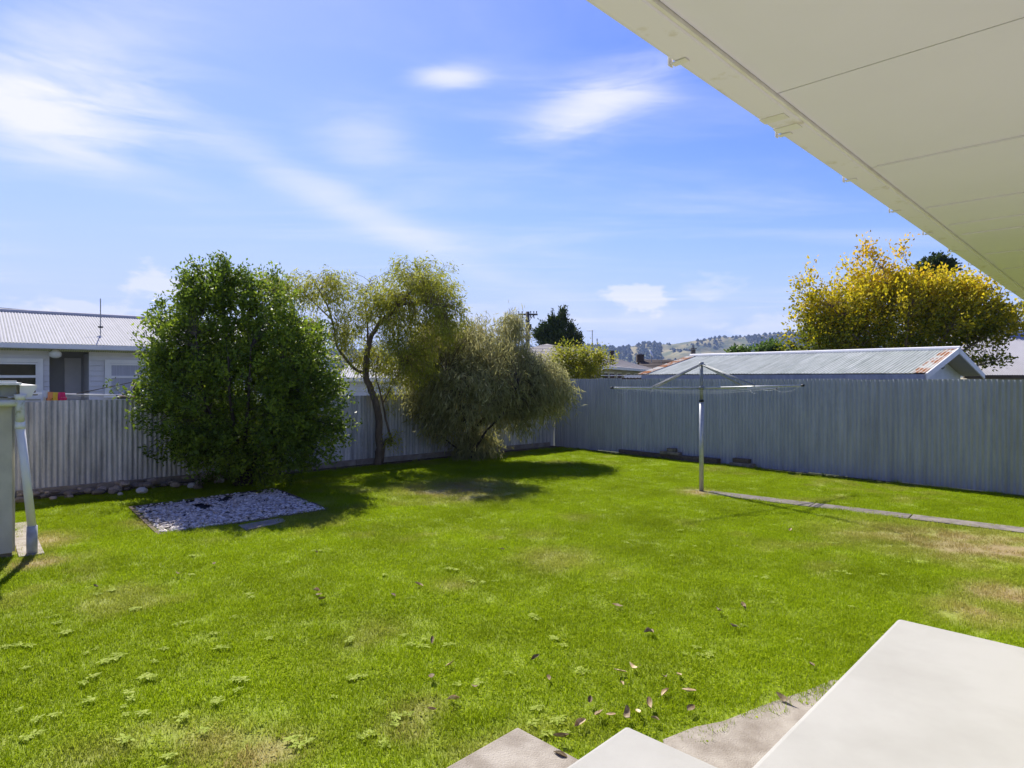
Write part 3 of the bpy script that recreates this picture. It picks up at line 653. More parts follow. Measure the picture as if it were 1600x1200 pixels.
MB().box(hp(uP1-.25, -1.375, CAMH-.4), (.42, .05, 2.0), d, nH, UP).build('porch_door', 'board_grey', hh)
MB().box(hp(LEN/2, .28, ZE+.02), (LEN+.6, .6, .03), d, nH, UP).build('soffit', 'white', hh)
MB().box(hp(LEN/2, .62, ZE+.07), (LEN+.6, .1, .13), d, nH, UP).build('gutter', 'white', hh)
rise = 1.16; run = 4.1; sl_ = (-nH*run+UP*rise).normalized(); rl = math.hypot(run, rise)
sheet_roof(hh, hp(-.3, .62, ZE+.14), d, sl_, LEN+.6, rl, 'roof_white')
sheet_roof(hh, hp(LEN+.3, .62-2*run, ZE+.14), -d, (nH*run+UP*rise).normalized(), LEN+.6, rl, 'roof_white')
MB().tube([hp(-.3, .62-run, ZE+.14+rise+.02), hp(LEN+.3, .62-run, ZE+.14+rise+.02)], .07, 8).build('ridge_cap', 'roof_white', hh)
for sgn, u__ in ((0, 0), (1, LEN)):
    MB().prism([hp(u__-.02, -.02, ZE), hp(u__-.02, .6-2*run, ZE), hp(u__-.02, .62-run, ZE+rise)], d*.04).build('gable', 'board_grey', hh)
def window(u0, u1, z0, z1, zt_, kind):
    """frame boards, sashes, panes, curtain"""
    c = (u0+u1)/2; wd = u1-u0
    fr = MB()
    fr.box(hp(c, .075, z1-.055), (wd, .05, .11), d, nH, UP).box(hp(c, .08, z0+.05), (wd+.06, .07, .10), d, nH, UP)
    fr.box(hp(u0+.06, .075, (z0+z1)/2), (.12, .05, z1-z0-.2), d, nH, UP).box(hp(u1-.06, .075, (z0+z1)/2), (.12, .05, z1-z0-.2), d, nH, UP)
    f = fr.build('window', 'white', hh)
    sa = MB().box(hp(c, .072, zt_), (wd-.24, .035, .07), d, nH, UP).box(hp(c, .072, z1-.14), (wd-.24, .03, .05), d, nH, UP)
    sa.box(hp(u0+.145, .07, (z0+z1)/2), (.05, .03, z1-z0-.3), d, nH, UP).box(hp(u1-.145, .07, (z0+z1)/2), (.05, .03, z1-z0-.3), d, nH, UP)
    sa.build('sash', 'white', f)
    MB().box(hp(c, .056, (z0+z1)/2), (wd-.22, .006, z1-z0-.2), d, nH, UP).build('pane', 'glass' if kind == 0 else 'net', f)
zw0, zw1 = CAMH-.60, CAMH+.535
window(u_at(67)-2.4, u_at(67), zw0, zw1, CAMH+.03, 0)
window(u_at(163), u_at(238), zw0, zw1, CAMH+.02, 1)
window(u_at(163)+3.2, u_at(163)+4.8, zw0, zw1, CAMH+.02, 1)
MB().tube([hp(uP0+.12, .25, ZE-.0), hp(uP0+.12, .25, ZE-.05), hp(uP0+.12, .25, ZE-.10), hp(uP0+.12, .25, ZE-.2), hp(uP0+.12, .25, ZE-.25)], [.06, .10, .15, .14, .06], 14).build('porch_light', 'white', hh, True)
# mast on that roof
mp_ = at(157, 510, 19.6)
an = thing('roof_mast', mp_, 'thin steel mast standing on the white corrugated roof', 'mast')
MB().tube([mp_-UP*.25, mp_+UP*.85], .014, 6).build('pole', 'galv_dull', an)
MB().box(mp_-UP*.02, (.1, .1, .05)).build('mount', 'black', an)
MB().tube([mp_+UP*.0, mp_+Vector((-.1, -.5, -.24))], .006, 5).build('stay', 'galv_dull', an)
# service cables above the ridge
def cable(a, b_, sag, r, lb):
    pts = [a+(b_-a)*i/24-UP*sag*(1-(i/12-1)**2) for i in range(25)]
    o = MB().tube(pts, r, 5).build('overhead_cable', 'cable'); tag(o, lb, 'cable'); return o
cable(at(-400, 440, 24), at(420, 505, 30), .25, .011, 'thin overhead wire crossing the sky above the white roof')
cable(at(-400, 465, 21.5), at(560, 523, 24), .12, .022, 'thick black overhead cable just above the white roof ridge')

# neighbour's clothesline with washing
nb = Vector((at(210, 600, 14.2).x, 14.2, 0))
zc = lambda py: CAMH+(590-py)*14.2/1000
clothesline(nb, zc(618), zc(595), 1.0, 1.95, R(205), "neighbour's white rotary clothesline showing above the weathered fence", 'white', 'bark_dark', strut_fr=.55, rises=(.07, .07, .07, .07), lines=True)
def garment(px, py, Y, wd, ht, c, lb, name, seed):
    r = np.random.default_rng(seed); nx, nz = 9, 7; vs = []; fs = []
    o = at(px, py, Y); ph = r.random()*6
    for side in (0, 1):
        for j in range(nz+1):
            for i in range(nx+1):
                u = i/nx-.5; v = j/nz; hem = (.75+.25*math.cos(u*9+ph)) if v == 1 else 1
                vs.append(o+Vector((u*wd*(1-.25*v*math.cos(u*3)), .03*math.sin(u*14+ph+v*2)*v+side*.012+.05*v*math.sin(u*5), -ht*v*hem)))
    n_ = (nx+1)*(nz+1)
    for side in (0, 1):
        for j in range(nz):
            for i in range(nx): 
                q = side*n_+j*(nx+1)+i; fs.append((q, q+1, q+nx+2, q+nx+1))
    mtl = mat('cloth_'+lb.split()[0], c, .8, .1, 6)
    o2 = MB().add(vs, fs).build(name, mtl, smooth=True); tag(o2, lb, 'clothing', 'washing on the neighbour\'s line'); return o2
garment(71, 610, 13.1, .13, .24, (.62, .64, .68), 'pale grey cloth at the end of the washing line above the fence', 'hanging_cloth', 1)
garment(79, 612.5, 13.1, .12, .22, (.75, .30, .12), 'orange garment pegged on the washing line above the fence', 'hanging_garment', 2)
garment(87, 613, 13.1, .11, .22, (.78, .55, .06), 'yellow garment pegged on the washing line above the fence', 'hanging_garment', 3)
garment(96, 613, 13.1, .13, .20, (.62, .03, .14), 'crimson garment pegged on the washing line above the fence', 'hanging_garment', 4)
bk = at(203, 619, 13.9)
pr = thing('peg_basket', bk, 'striped red and black peg basket hanging on the washing line', 'basket')
MB().box(bk, (.48, .16, .035)).build('basket_rim', mat('basket_red', (.35, .12, .10), .7), pr); MB().box(bk-UP*.04, (.46, .15, .04)).build('basket', 'black', pr)

# small white building behind the slim tree
ws = thing('white_outbuilding', at(575, 620, 21.5).xy.to_3d(), 'small white weatherboard outbuilding seen behind the slim tree', 'shed')
A0 = Vector((at(540, 0, 20.5).x, 20.5, 0)); dW = Vector((1, .12, 0)).normalized(); nW = Vector((dW.y, -dW.x, 0))
laps(.1, CAMH-.03, .17, A0, dW, nW, 3.6).build('weatherboards', 'board_white', ws)
MB().box(A0+dW*1.8-nW*1.3+UP*.95, (3.5, 2.5, 1.85), dW, nW, UP).build('wall', 'board_white', ws)
sheet_roof(ws, A0-dW*.2+nW*.3+UP*(CAMH-.02), dW, (-nW*1.9+UP*.5).normalized(), 4.2, 2.0, 'roof_white')
MB().box(A0+dW*1.8+nW*.3+UP*(CAMH-.06), (4.1, .03, .12), dW, nW, UP).build('fascia', 'white', ws)

# ------------------------------------------------------------------ hip-roofed house past the corner
hA = Vector((3.72, 24, 0)); hB = Vector((9.28, 40, 0)); tH = (hB-hA).normalized(); nO = Vector((tH.y, -tH.x, 0)); LH = (hB-hA).length
h2 = thing('hip_roof_house', (hA+hB)/2, 'house with brown-grey hipped roof and beige wall beyond the fence corner', 'house')
ze = CAMH+.42; zr = CAMH+1.5
def q2(u, n, z): return hA+tH*u+nO*n+UP*z
ea = [q2(0, 0, ze), q2(LH, 0, ze), q2(LH, -7, ze), q2(0, -7, ze)]; ra = [q2(3.5, -3.5, zr), q2(LH-3.5, -3.5, zr)]
mb = MB(); mb.add(ea+ra, [(0, 1, 5, 4), (1, 2, 5), (2, 3, 4, 5), (3, 0, 4)]); rf = mb.build('roof', 'tile_brown', h2)
mb = MB()                                            # courses of roofing as thin steps
for k in range(1, 14):
    f = k/14
    for (p, q, r1, r2) in ((ea[0], ea[1], ra[0], ra[1]), (ea[3], ea[0], ra[0], ra[0])):
        s_, e_ = p+(r1-p)*f, q+(r2-q)*f
        nn = (q-p).cross(r1-p).normalized(); nn = nn if nn.z > 0 else -nn
        dd = (e_-s_); 
        if dd.length > .3: mb.box((s_+e_)/2+nn*.008, (dd.length, .05, .018), dd.normalized(), nn.cross(dd.normalized()), nn)
mb.build('roof_courses', 'tile_brown', h2)
MB().box(q2(LH/2, -3.5, (ze-.1)/2), (LH-1.2, 5.8, ze-.1), tH, nO, UP).build('wall', 'beige', h2)
MB().box(q2(LH/2, -.02, ze-.05), (LH+.1, .12, .11), tH, nO, UP).build('gutter', 'cream', h2)
MB().box(q2(-.02, -3.5, ze-.05), (.12, 7, .11), tH, nO, UP).build('gutter', 'cream', h2)
MB().box(q2(LH/2, -.4, ze-.07), (LH-.3, .6, .03), tH, nO, UP).build('soffit', 'cream', h2)
for u_ in (1.2, 2.7, 4.6, 7.2, 9.8, 12.5):
    f = MB().box(q2(u_+.5, -.585, ze-.55), (1.15, .06, .75), tH, nO, UP).build('window', 'white', h2)
    MB().box(q2(u_+.5, -.55, ze-.55), (1.0, .02, .6), tH, nO, UP).build('pane', 'glass', f)
pf = q2(7.3, -1.3, 0); zf = ze+1.08/3.5*1.3
MB().tube([pf+UP*(zf-.1), pf+UP*(zf+.50)], .11, 10).build('flue', 'bark_dark', h2)
# antenna masts beside it
def antenna(px, ytop, ybot, Y, label, yagi):
    p0 = at(px, ybot, Y); p1 = at(px, ytop, Y); t = thing('tv_antenna', p0, label, 'antenna')
    MB().tube([p0-UP*.8, p1], .02, 6).build('mast', 'galv_dull', t)
    if yagi:
        mb = MB(); mb.tube([p1+Vector((-.28, 0, -.03)), p1+Vector((.05, 0, -.03))], .012, 5)
        for k in range(5): mb.tube([p1+Vector((-.26+k*.07, -.25, -.03-.04)), p1+Vector((-.26+k*.07, .25, .04))], .007, 4)
        mb.build('yagi', 'galv_dull', t)
    else: MB().tube([p1-UP*.05, p1+UP*.06], .03, 6).build('cap', 'galv_dull', t)
antenna(925.5, 516, 548, 32, 'tall television antenna above the yellow-green shrub', True)
antenna(933, 531, 552, 33, 'short whip mast beside the tall television antenna', False)
antenna(1033, 541, 561, 44, 'thin mast on the dark brown roof', False)
# dark brown roof further back
h3 = thing('dark_roof_house', Vector((11, 46, 0)), 'house with dark brown roof between the hipped roof and the garage', 'house')
a0, a1 = at(1000, 561.5, 46), at(1092, 563, 46); dn = Vector((-.4, -5.2, -1.35))
MB().add([a0, a1, a1+dn+Vector((1.2, 0, 0)), a0+dn+Vector((-.8, 0, 0)), a0+Vector((0, 5, -1.35)), a1+Vector((0, 5, -1.35))], [(0, 1, 2, 3), (0, 4, 5, 1)]).build('roof', 'tile_dark', h3)
mb = MB()
for k in range(1, 12):
    s_, e_ = a0+(dn+Vector((-.8, 0, 0)))*k/12, a1+(dn+Vector((1.2, 0, 0)))*k/12; mb.box((s_+e_)/2+Vector((0, -.01, .03)), ((e_-s_).length, .08, .03))
mb.build('roof_courses', 'tile_dark', h3)
MB().box(Vector(((a0.x+a1.x)/2, 46, (a0.z-1.5)/2)), (a1.x-a0.x-.3, 8, a0.z-1.5)).build('wall', 'beige', h3)
c_ = at(1000, 560, 45.4); MB().box(c_, (.5, .45, .55)).build('chimney', 'tile_dark', h3); MB().box(c_+UP*.30, (.3, .3, .1)).build('chimney_cap', 'galv_dull', h3)
c_ = at(1083, 553, 45); MB().tube([c_-UP*.5, c_+UP*.3], .17, 8).box(c_+UP*.36, (.4, .4, .06)).build('flue', 'block', h3); MB().tube([c_+UP*.38, c_+UP*.62], .09, 8).build('flue_cowl', 'galv_dull', h3)
c_ = at(1018, 553, 44); sdish = thing('satellite_dish', c_-UP*.4, 'white satellite dish tilted on the dark brown roof', 'dish')
bm = bmesh.new(); bmesh.ops.create_uvsphere(bm, u_segments=16, v_segments=8, radius=.3); 
for v in bm.verts: v.co.z *= .22
me = bpy.data.meshes.new('dish'); bm.to_mesh(me); bm.free(); me.materials.append(MT['white']); inst('dish', me, Matrix.Translation(c_) @ Matrix.Rotation(R(68), 4, 'Y') @ Matrix.Rotation(R(20), 4, 'X'), sdish)
MB().tube([c_-UP*.6, c_-UP*.02], .03, 6).build('arm', 'galv_dull', sdish)
# low white fretted trim showing over the fence
tr = thing('fretted_trim', at(998, 590, 19), 'white fretted trim on a dark low shed roof behind the blue-grey fence', 'shed')
o0 = at(955, 590, 19.6); MB().box(at(988, 591.5, 19.8)+UP*-.4, (1.75, .4, .85)).build('shed_body', 'tile_dark', tr)
for k in range(9):
    c_ = at(978+k*5.2, 588.3, 19.4); MB().prism([c_+Vector((-.05, 0, .045)), c_+Vector((-.05, 0, -.02)), c_+Vector((-.02, 0, -.045)), c_+Vector((.02, 0, -.045)), c_+Vector((.05, 0, -.02)), c_+Vector((.05, 0, .045))], (0, .02, 0)).build('fret', 'white', tr)
MB().box(at(980, 586.6, 19.45), (1.6, .03, .02)).build('trim_rail', 'white', tr)

# ------------------------------------------------------------------ garage behind the tall fence
ga = Vector((10.3, 14.8, 0)); pG = Vector((-.727, -.686, 0)).normalized()    # towards us
gr = thing('garage', ga, 'garage with pale rust-edged corrugated roof and white gable behind the tall fence', 'garage')
zE, zR = CAMH+.09, CAMH+.655; hw = 2.62; LG = 6.9
def qg(u, n, z): return ga-DR*u+pG*n+UP*z           # u back along the ridge, n towards us
su = (-pG*hw+UP*(zR-zE)); rl = su.length
sheet_roof(gr, qg(LG, hw, zE), DR, su.normalized(), LG, rl, 'roof_green')
for u_, wr_ in ((.0, .24), (LG-.16, .30)):
    me_ = corr_mesh('roof_flashing', wr_, rl-.03, m=MT['roof_rust']); inst('roof_flashing', me_, frame(qg(u_+wr_, hw, zE)+UP*.012, DR, DR.cross(su.normalized()), su.normalized()), gr)
sheet_roof(gr, qg(0, -hw, zE), -DR, (pG*hw+UP*(zR-zE)).normalized(), LG, rl, 'roof_green')
MB().tube([qg(-.05, 0, zR+.02), qg(LG+.05, 0, zR+.02)], .055, 8).build('ridge_cap', 'white', gr)
MB().box(qg(LG/2, hw-.02, zE-.075), (LG, .1, .11), DR, pG, UP).build('gutter', 'fence_blue', gr)
mb = MB()                                            # barge boards on the verge
for sgn in (1, -1):
    e_ = qg(-.03, sgn*(hw+.02), zE-.03); r_ = qg(-.03, 0, zR+.0); dv = (r_-e_); dvn = dv.normalized(); nn = DR.cross(dvn)
    MB().box((e_+r_)/2-UP*.03, (dv.length+.04, .03, .13), dvn, DR, nn).build('barge_board', 'white', gr)
    MB().add([qg(0, 0, zR-.05), qg(0, sgn*hw, zE-.05), qg(.45, sgn*hw, zE-.05), qg(.45, 0, zR-.05)], [(0, 1, 2, 3)]).build('verge_soffit', 'beige', gr)
MB().prism([qg(.45, hw-.15, 0), qg(.45, -hw+.15, 0), qg(.45, -hw+.15, zE-.02), qg(.45, 0, zR-.07), qg(.45, hw-.15, zE-.02)], -DR*(LG-.9)).build('wall', 'board_white', gr)
lp = qg(.36, .35, CAMH+.30)
lt = MB().box(lp, (.16, .22, .05), DR, pG, UP); lt.build('floodlight', 'black', gr); MB().tube([lp+DR*.08-UP*.02, lp+DR*.12-pG*.12-UP*.06], .05, 8).build('floodlight_lamp', 'galv_dull', gr)
# corrugated-roofed house at the far right
h4 = thing('grey_roof_house', Vector((21, 25, 0)), 'house with plain grey corrugated roof beyond the autumn tree', 'house')
o4 = at(1505, 587, 23); d4 = Vector((.97, -.24, 0)).normalized(); s4 = (Vector((.24, .97, 0)).normalized()*4.2+UP*1.72)
sheet_roof(h4, Vector((o4.x, o4.y, CAMH+.09)), d4, s4.normalized(), 9, s4.length, 'roof_grey')
MB().box(Vector((o4.x, o4.y, CAMH+.03))+d4*4.5+Vector((0, -.03, 0)), (9, .1, .12), d4, Vector((-d4.y, d4.x, 0)), UP).build('gutter', 'timber', h4)
MB().box(Vector((o4.x, o4.y, .95))+d4*4.5+Vector((-d4.y, d4.x, 0))*1.9, (8.4, 3, 1.9), d4, Vector((-d4.y, d4.x, 0)), UP).build('wall', 'beige', h4)

# ------------------------------------------------------------------ bricks and timbers at the foot of the tall fence
def on_rf(px, off): # point in front of right fence along sight px
    t_ = Vector(((px-800)/1000, 1, 0)); P = K+NR*off; A = np.array([[DR.x, -t_.x], [DR.y, -t_.y]]); u = float(np.linalg.solve(A, np.array([-P.x, -P.y]))[0]); return P+DR*u, u
def piece(px, wd, dp_, ht, z, off, nm, lb, mt, tw=0):
    p, u = on_rf(px, off); dd = Matrix.Rotation(tw, 3, 'Z') @ DR; n_ = Vector((-dd.y, dd.x, 0))
    o = MB().box(p+UP*(z+ht/2), (wd, dp_, ht), dd, n_, UP).build(nm, mt, bevel=.012)
    tag(o, lb, 'timber' if 'timber' in nm else 'block'); return o
piece(1018, 1.9, .08, .12, -.01, .09, 'sleeper_timber', 'long dark timber lying against the tall fence near the corner', 'timber')
piece(1048, .50, .16, .07, .11, .11, 'concrete_block', 'tan block lying on the long dark timber', 'block')
piece(1050, .22, .12, .08, .18, .10, 'concrete_block', 'small tan block topping another block on the timber', 'block', .1)
piece(1074, .50, .14, .13, -.01, .12, 'rotten_timber', 'short rotten timber end beside the stacked tan blocks', 'timber', .05)
piece(1104, .62, .15, .14, -.01, .13, 'rotten_timber', 'rough brown timber lying at the fence behind the clothesline post', 'timber', -.06)
piece(1160, .50, .18, .10, -.01, .14, 'concrete_block', 'grey block at the fence foot carrying a darker block', 'block', .04)
piece(1159, .36, .14, .09, .09, .12, 'concrete_block', 'dark block lying on top of the grey block at the fence', 'timber', -.03)

# ------------------------------------------------------------------ vegetation
def leaf_object(name, P, D, Sd, Lh, Wh, tint, mt, parent, fold=.25):
    n = len(P); D = D/np.linalg.norm(D, axis=1, keepdims=True)
    Sd = Sd-D*(Sd*D).sum(1, keepdims=True); Sd /= np.linalg.norm(Sd, axis=1, keepdims=True)+1e-9
    Nn = np.cross(D, Sd); Lh = Lh[:, None]; Wh = Wh[:, None]
    v = np.empty((n, 4, 3)); v[:, 0] = P; v[:, 2] = P+D*Lh-Nn*Lh*.15
    m_ = P+D*Lh*.48+Nn*Wh*fold; v[:, 1] = m_+Sd*Wh*.5; v[:, 3] = m_-Sd*Wh*.5
    me = bpy.data.meshes.new(name); me.vertices.add(4*n); me.vertices.foreach_set('co', v.ravel())
    me.loops.add(4*n); me.loops.foreach_set('vertex_index', np.arange(4*n, dtype=np.int32)); me.polygons.add(n)
    me.polygons.foreach_set('loop_start', np.arange(0, 4*n, 4, dtype=np.int32)); me.polygons.foreach_set('loop_total', np.full(n, 4, np.int32))
    me.update(); a = me.attributes.new('tint', 'FLOAT', 'POINT'); a.data.foreach_set('value', np.repeat(tint, 4).astype(np.float32))
    me.materials.append(mt); o = bpy.data.objects.new(name, me); col.objects.link(o)
    o.parent = parent; o.matrix_parent_inverse = parent.matrix_basis.inverted(); return o
def curve(pts, n):
    """smooth polyline through points (Catmull-Rom)"""
    pts = [Vector(p) for p in pts]; q = [pts[0]*2-pts[1]]+pts+[pts[-1]*2-pts[-2]]; out = []
    for i in range(1, len(q)-2):
        for k in range(n):
            t = k/n; a, b_, c, e = q[i-1], q[i], q[i+1], q[i+2]
            out.append(.5*((2*b_)+(c-a)*t+(2*a-5*b_+4*c-e)*t*t+(3*b_-a-3*c+e)*t**3))
    return out+[pts[-1]]
def plant(name, base, label, cat, limbs, blobs, leaf, bark='bark', group=None, seed=1):
    """limbs: (points, r0, r1); blobs: (centre, radii, twigs); leaf: dict"""
    r = np.random.default_rng(seed); t = thing(name, base, label, cat, group)
    mb = MB(); nodes = []; nr = []
    for pts, r0, r1 in limbs:
        c = curve(pts, 5); k = len(c); rs = [r0+(r1-r0)*i/(k-1) for i in range(k)]
        c = [p+Vector(r.normal(0, r0*.12, 3)) if 0 < i < k-1 else p for i, p in enumerate(c)]
        mb.tube(c, rs, 8 if r0 > .03 else 6); nodes += [p[:] for p in c[k//4:]]; nr += rs[k//4:]
    mb.build('trunk', bark, t, True)
    nodes = np.array(nodes); ctr = nodes.mean(0)
    mb = MB(); Ps = []; Ds = []; Ls = []; Ti = []
    for (c, rad, n_) in blobs:
        c = np.array(c); rad = np.array(rad); tone = r.random()
        for _ in range(n_):
            u = r.normal(size=3); u /= np.linalg.norm(u); q = r.random()**leaf.get('shell', .38)
            e = c+u*rad*q*(1+.22*r.normal()*leaf.get('rag', .6))
            if e[2] < .08: e[2] = .08+.2*r.random()
            dd = np.linalg.norm(nodes-e, axis=1)+np.maximum(0, nodes[:, 2]-e[2]+.1)*leaf.get('climb', .7)
            s = nodes[int(np.argmin(dd))]
            ln = np.linalg.norm(e-s)
            if ln < .02: continue
            out = e-c; out = out/(np.linalg.norm(out)+1e-6)
            bend = leaf.get('bend', .15)*ln; mid = (s+e)/2+np.array([0, 0, bend])+r.normal(0, .06*ln, 3)
            tw = [s, s*.45+mid*.55+(mid-s)*.05, mid*.5+e*.5+np.array([0, 0, bend*.4]), e]
            tip = out*leaf.get('tip', .12)+np.array([0, 0, leaf.get('tipz', .05)])+r.normal(0, .04, 3); tw.append(e+tip)
            if r.random() < leaf.get('wood', 1): mb.tube([Vector(p) for p in tw], [leaf.get('tr', .008)*min(1, .4+ln), leaf.get('tr', .008)*.6, .004, .003, .002], 3, False)
            m_ = leaf['n']; k = r.integers(int(m_*.6), int(m_*1.4)+1)
            f = r.random(k)**leaf.get('tipbias', .6)
            a0_, a1_, a2_ = np.array(tw[2]), np.array(tw[3]), np.array(tw[4]); f2 = f[:, None]*2
            pos = np.where(f2 < 1, a0_+(a1_-a0_)*f2, a1_+(a2_-a1_)*(f2-1)); pos = pos+r.normal(0, leaf.get('spread', .05), (k, 3))
            dirs = (a2_-a0_)/(np.linalg.norm(a2_-a0_)+1e-6)*leaf.get('fwd', .7)+r.normal(0, leaf.get('wild', .6), (k, 3))+np.array([0, 0, leaf.get('grav', 0)])
            Ps.append(pos); Ds.append(dirs); Ls.append(leaf['len']*(.6+.7*r.random(k)))
            tn = leaf['tint'](pos, c, r) if callable(leaf.get('tint')) else np.full(k, r.random()*.6)+r.random(k)*.4
            Ti.append(tn)
    mb.build('branches', bark, t)
    P = np.concatenate(Ps); D = np.concatenate(Ds); Lh = np.concatenate(Ls); Ti = np.clip(np.concatenate(Ti), 0, 1)
    Sd = r.normal(size=P.shape)+np.array(leaf.get('side', (0, 0, 0)))
    o = leaf_object('crown', P, D, Sd, Lh, Lh*leaf['wr'], Ti, leaf['mat'], t); o['kind'] = 'stuff'
    return t, len(P)
ML = {}
ML['bush'] = leaf_mat('bush_leaf', [(0, (.07, .115, .010)), (.5, (.145, .215, .016)), (.85, (.28, .36, .028)), (1, (.38, .46, .04))], trans=.38, rough=.5, spec=.25)
ML['slim'] = leaf_mat('slim_tree_leaf', [(0, (.21, .235, .025)), (.6, (.34, .345, .04)), (1, (.48, .44, .07))], trans=.45, rough=.6, spec=.15)
ML['droop'] = leaf_mat('drooping_leaf', [(0, (.20, .20, .06)), (.5, (.34, .325, .12)), (.9, (.50, .46, .21)), (1, (.54, .40, .10))], trans=.4, rough=.6, spec=.15)
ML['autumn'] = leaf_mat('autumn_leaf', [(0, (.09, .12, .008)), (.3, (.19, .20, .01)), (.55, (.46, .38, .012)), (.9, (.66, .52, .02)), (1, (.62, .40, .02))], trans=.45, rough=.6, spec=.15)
ML['golden'] = leaf_mat('golden_leaf', [(0, (.12, .16, .012)), (.5, (.30, .31, .02)), (1, (.48, .43, .04))], trans=.45, rough=.5)
ML['conifer'] = leaf_mat('conifer_leaf', [(0, (.025, .045, .008)), (.6, (.05, .08, .012)), (1, (.10, .13, .02))], trans=.15, rough=.6)
ML['green'] = leaf_mat('green_leaf', [(0, (.05, .10, .015)), (1, (.13, .2, .03))], trans=.35, rough=.5)
nleaf = 0
# 1 dense bush
BY = 11.3
def B(px, py, dy=0): return at(px, py, BY+dy)
bb = Vector((-4.75, BY, 0))
lim = []
for k in range(11):
    a = k*2.4; q = .9 if k else .1; z1 = 2.1+.9*rng.random()
    lim.append(([bb+Vector((math.cos(a)*.12, math.sin(a)*.12, 0)), bb+Vector((math.cos(a)*.35*q, math.sin(a)*.3*q, .7)), bb+Vector((math.cos(a)*.9*q, math.sin(a)*.75*q, 1.5)), bb+Vector((math.cos(a)*1.15*q, math.sin(a)*.9*q, z1))], .045, .014))
lim.append(([bb, bb+Vector((-.2, 0, 1.5)), B(350, 480), B(343, 432)], .05, .012))
lf = dict(n=40, len=.072, wr=.50, mat=ML['bush'], spread=.055, wild=.75, fwd=.6, tip=.16, tipz=.10, tipbias=.5, shell=.33, rag=.55, tr=.008)
_, c_ = plant('dense_bush', bb, 'large dense dark green bush against the weathered fence', 'bush', lim,
  [(B(380, 630), (1.45, 1.2, 1.38), 560), (B(345, 510), (.80, .7, .92), 190), (B(290, 548), (.55, .7, .75), 140), (B(445, 560), (.70, .8, .85), 190), (B(300, 620, -.3), (.9, .8, 1.0), 170), (B(480, 640, -.2), (.62, .7, .95), 170),
   (B(345, 448), (.14, .14, .42), 34), (B(365, 455), (.3, .2, .28), 20), (B(255, 500), (.16, .3, .3), 9), (B(320, 455), (.12, .2, .36), 14), (B(400, 700, -.5), (1.2, .6, .55), 170), (B(245, 600), (.2, .4, .6), 24), (B(300, 470), (.22, .25, .42), 34), (B(420, 470), (.4, .4, .35), 40)], lf, 'bark_dark', seed=3); nleaf += c_
# 2 slim tree
TY = 13.9
def T(px, py, dy=0): return at(px, py, TY+dy)
tb = gp(590, 727)
lim = [([tb-UP*.05, T(593, 690), T(590, 640), T(581, 610), T(571, 585), T(574, 552), T(580, 525)], .088, .055), ([T(580, 525), T(598, 500, -.1), T(622, 478, -.2), T(642, 455, -.3), T(655, 430, -.2)], .05, .014),
       ([T(572, 586), T(552, 574, .2), T(537, 556, .3), T(526, 540, .4), T(519, 500, .5), T(505, 465, .5), T(490, 440, .5)], .04, .010), ([T(575, 545), T(574, 505, .3), T(571, 468, .4), T(578, 440, .3)], .026, .008),
       ([T(612, 690, .15), T(603, 655, .1), T(596, 620, .1), T(588, 590, .25), T(590, 560, .3)], .028, .012), ([T(598, 630, .1), T(614, 600, -.1), T(628, 572, -.3)], .016, .007), ([gp(597, 724)-UP*.05, T(602, 690, .1), T(612, 690, .15)], .03, .028),
       ([T(622, 478, -.2), T(660, 470, -.5), T(690, 480, -.7)], .02, .007), ([T(519, 500, .5), T(470, 455, .6), T(440, 440, .6)], .018, .006), ([T(526, 535, .4), T(500, 520, .2), T(470, 500, .2)], .014, .006), ([T(642, 455, -.3), T(670, 440, .2), T(690, 455, .5)], .016, .006)]
lf = dict(n=40, len=.085, wr=.24, mat=ML['slim'], spread=.075, wild=.55, fwd=.6, grav=-.45, tip=.12, tipz=-.12, bend=.2, tipbias=.7, shell=.45, rag=.5, tr=.007, climb=.3)
_, c_ = plant('slim_tree', tb, 'slim forked tree with airy olive foliage beside the dense bush', 'tree', lim,
  [(T(650, 450), (.85, .9, .62), 190), (T(688, 490, -.3), (.52, .7, .75), 140), (T(620, 500), (.6, .8, .75), 130), (T(575, 480), (.42, .6, .6), 60), (T(500, 455, .4), (.62, .6, .45), 80), (T(435, 450, .5), (.55, .5, .36), 60), (T(465, 510, .3), (.8, .6, .6), 85),
   (T(540, 520, .3), (.4, .6, .7), 60), (T(640, 560, -.2), (.62, .7, .6), 120), (T(585, 560, .3), (.5, .5, .4), 50), (T(532, 440, .4), (.22, .3, .35), 20), (T(610, 685, .1), (.12, .12, .12), 7), (T(600, 600, .3), (.3, .3, .5), 20)], lf, 'bark', seed=5); nleaf += c_
# 3 drooping bush
DY = 14.9
def Q(px, py, dy=0): return at(px, py, DY+dy)
qb = gp(737, 716)
lim = [([qb-UP*.05, Q(738, 680), Q(742, 640), Q(735, 590), Q(725, 540)], .09, .03), ([Q(742, 670), Q(765, 645, -.2), Q(800, 610, -.3), Q(835, 585, -.3)], .05, .015), ([Q(738, 660), Q(710, 630, -.2), Q(680, 590, -.2), Q(660, 560)], .045, .014),
       ([Q(740, 640), Q(770, 580, .3), Q(800, 530, .3), Q(808, 500, .3)], .04, .012), ([qb, Q(730, 670, -.4), Q(715, 620, -.8), Q(700, 580, -.9)], .04, .012), ([qb, Q(755, 680, -.5), Q(790, 640, -.8), Q(810, 600, -.9)], .035, .012), ([qb, Q(700, 690), Q(680, 670)], .03, .01)]
lf = dict(n=46, len=.165, wr=.12, mat=ML['droop'], spread=.09, wild=.45, fwd=.45, grav=-.45, tip=.12, tipz=-.20, bend=.28, tipbias=.8, shell=.36, rag=.55, tr=.007, climb=.1)
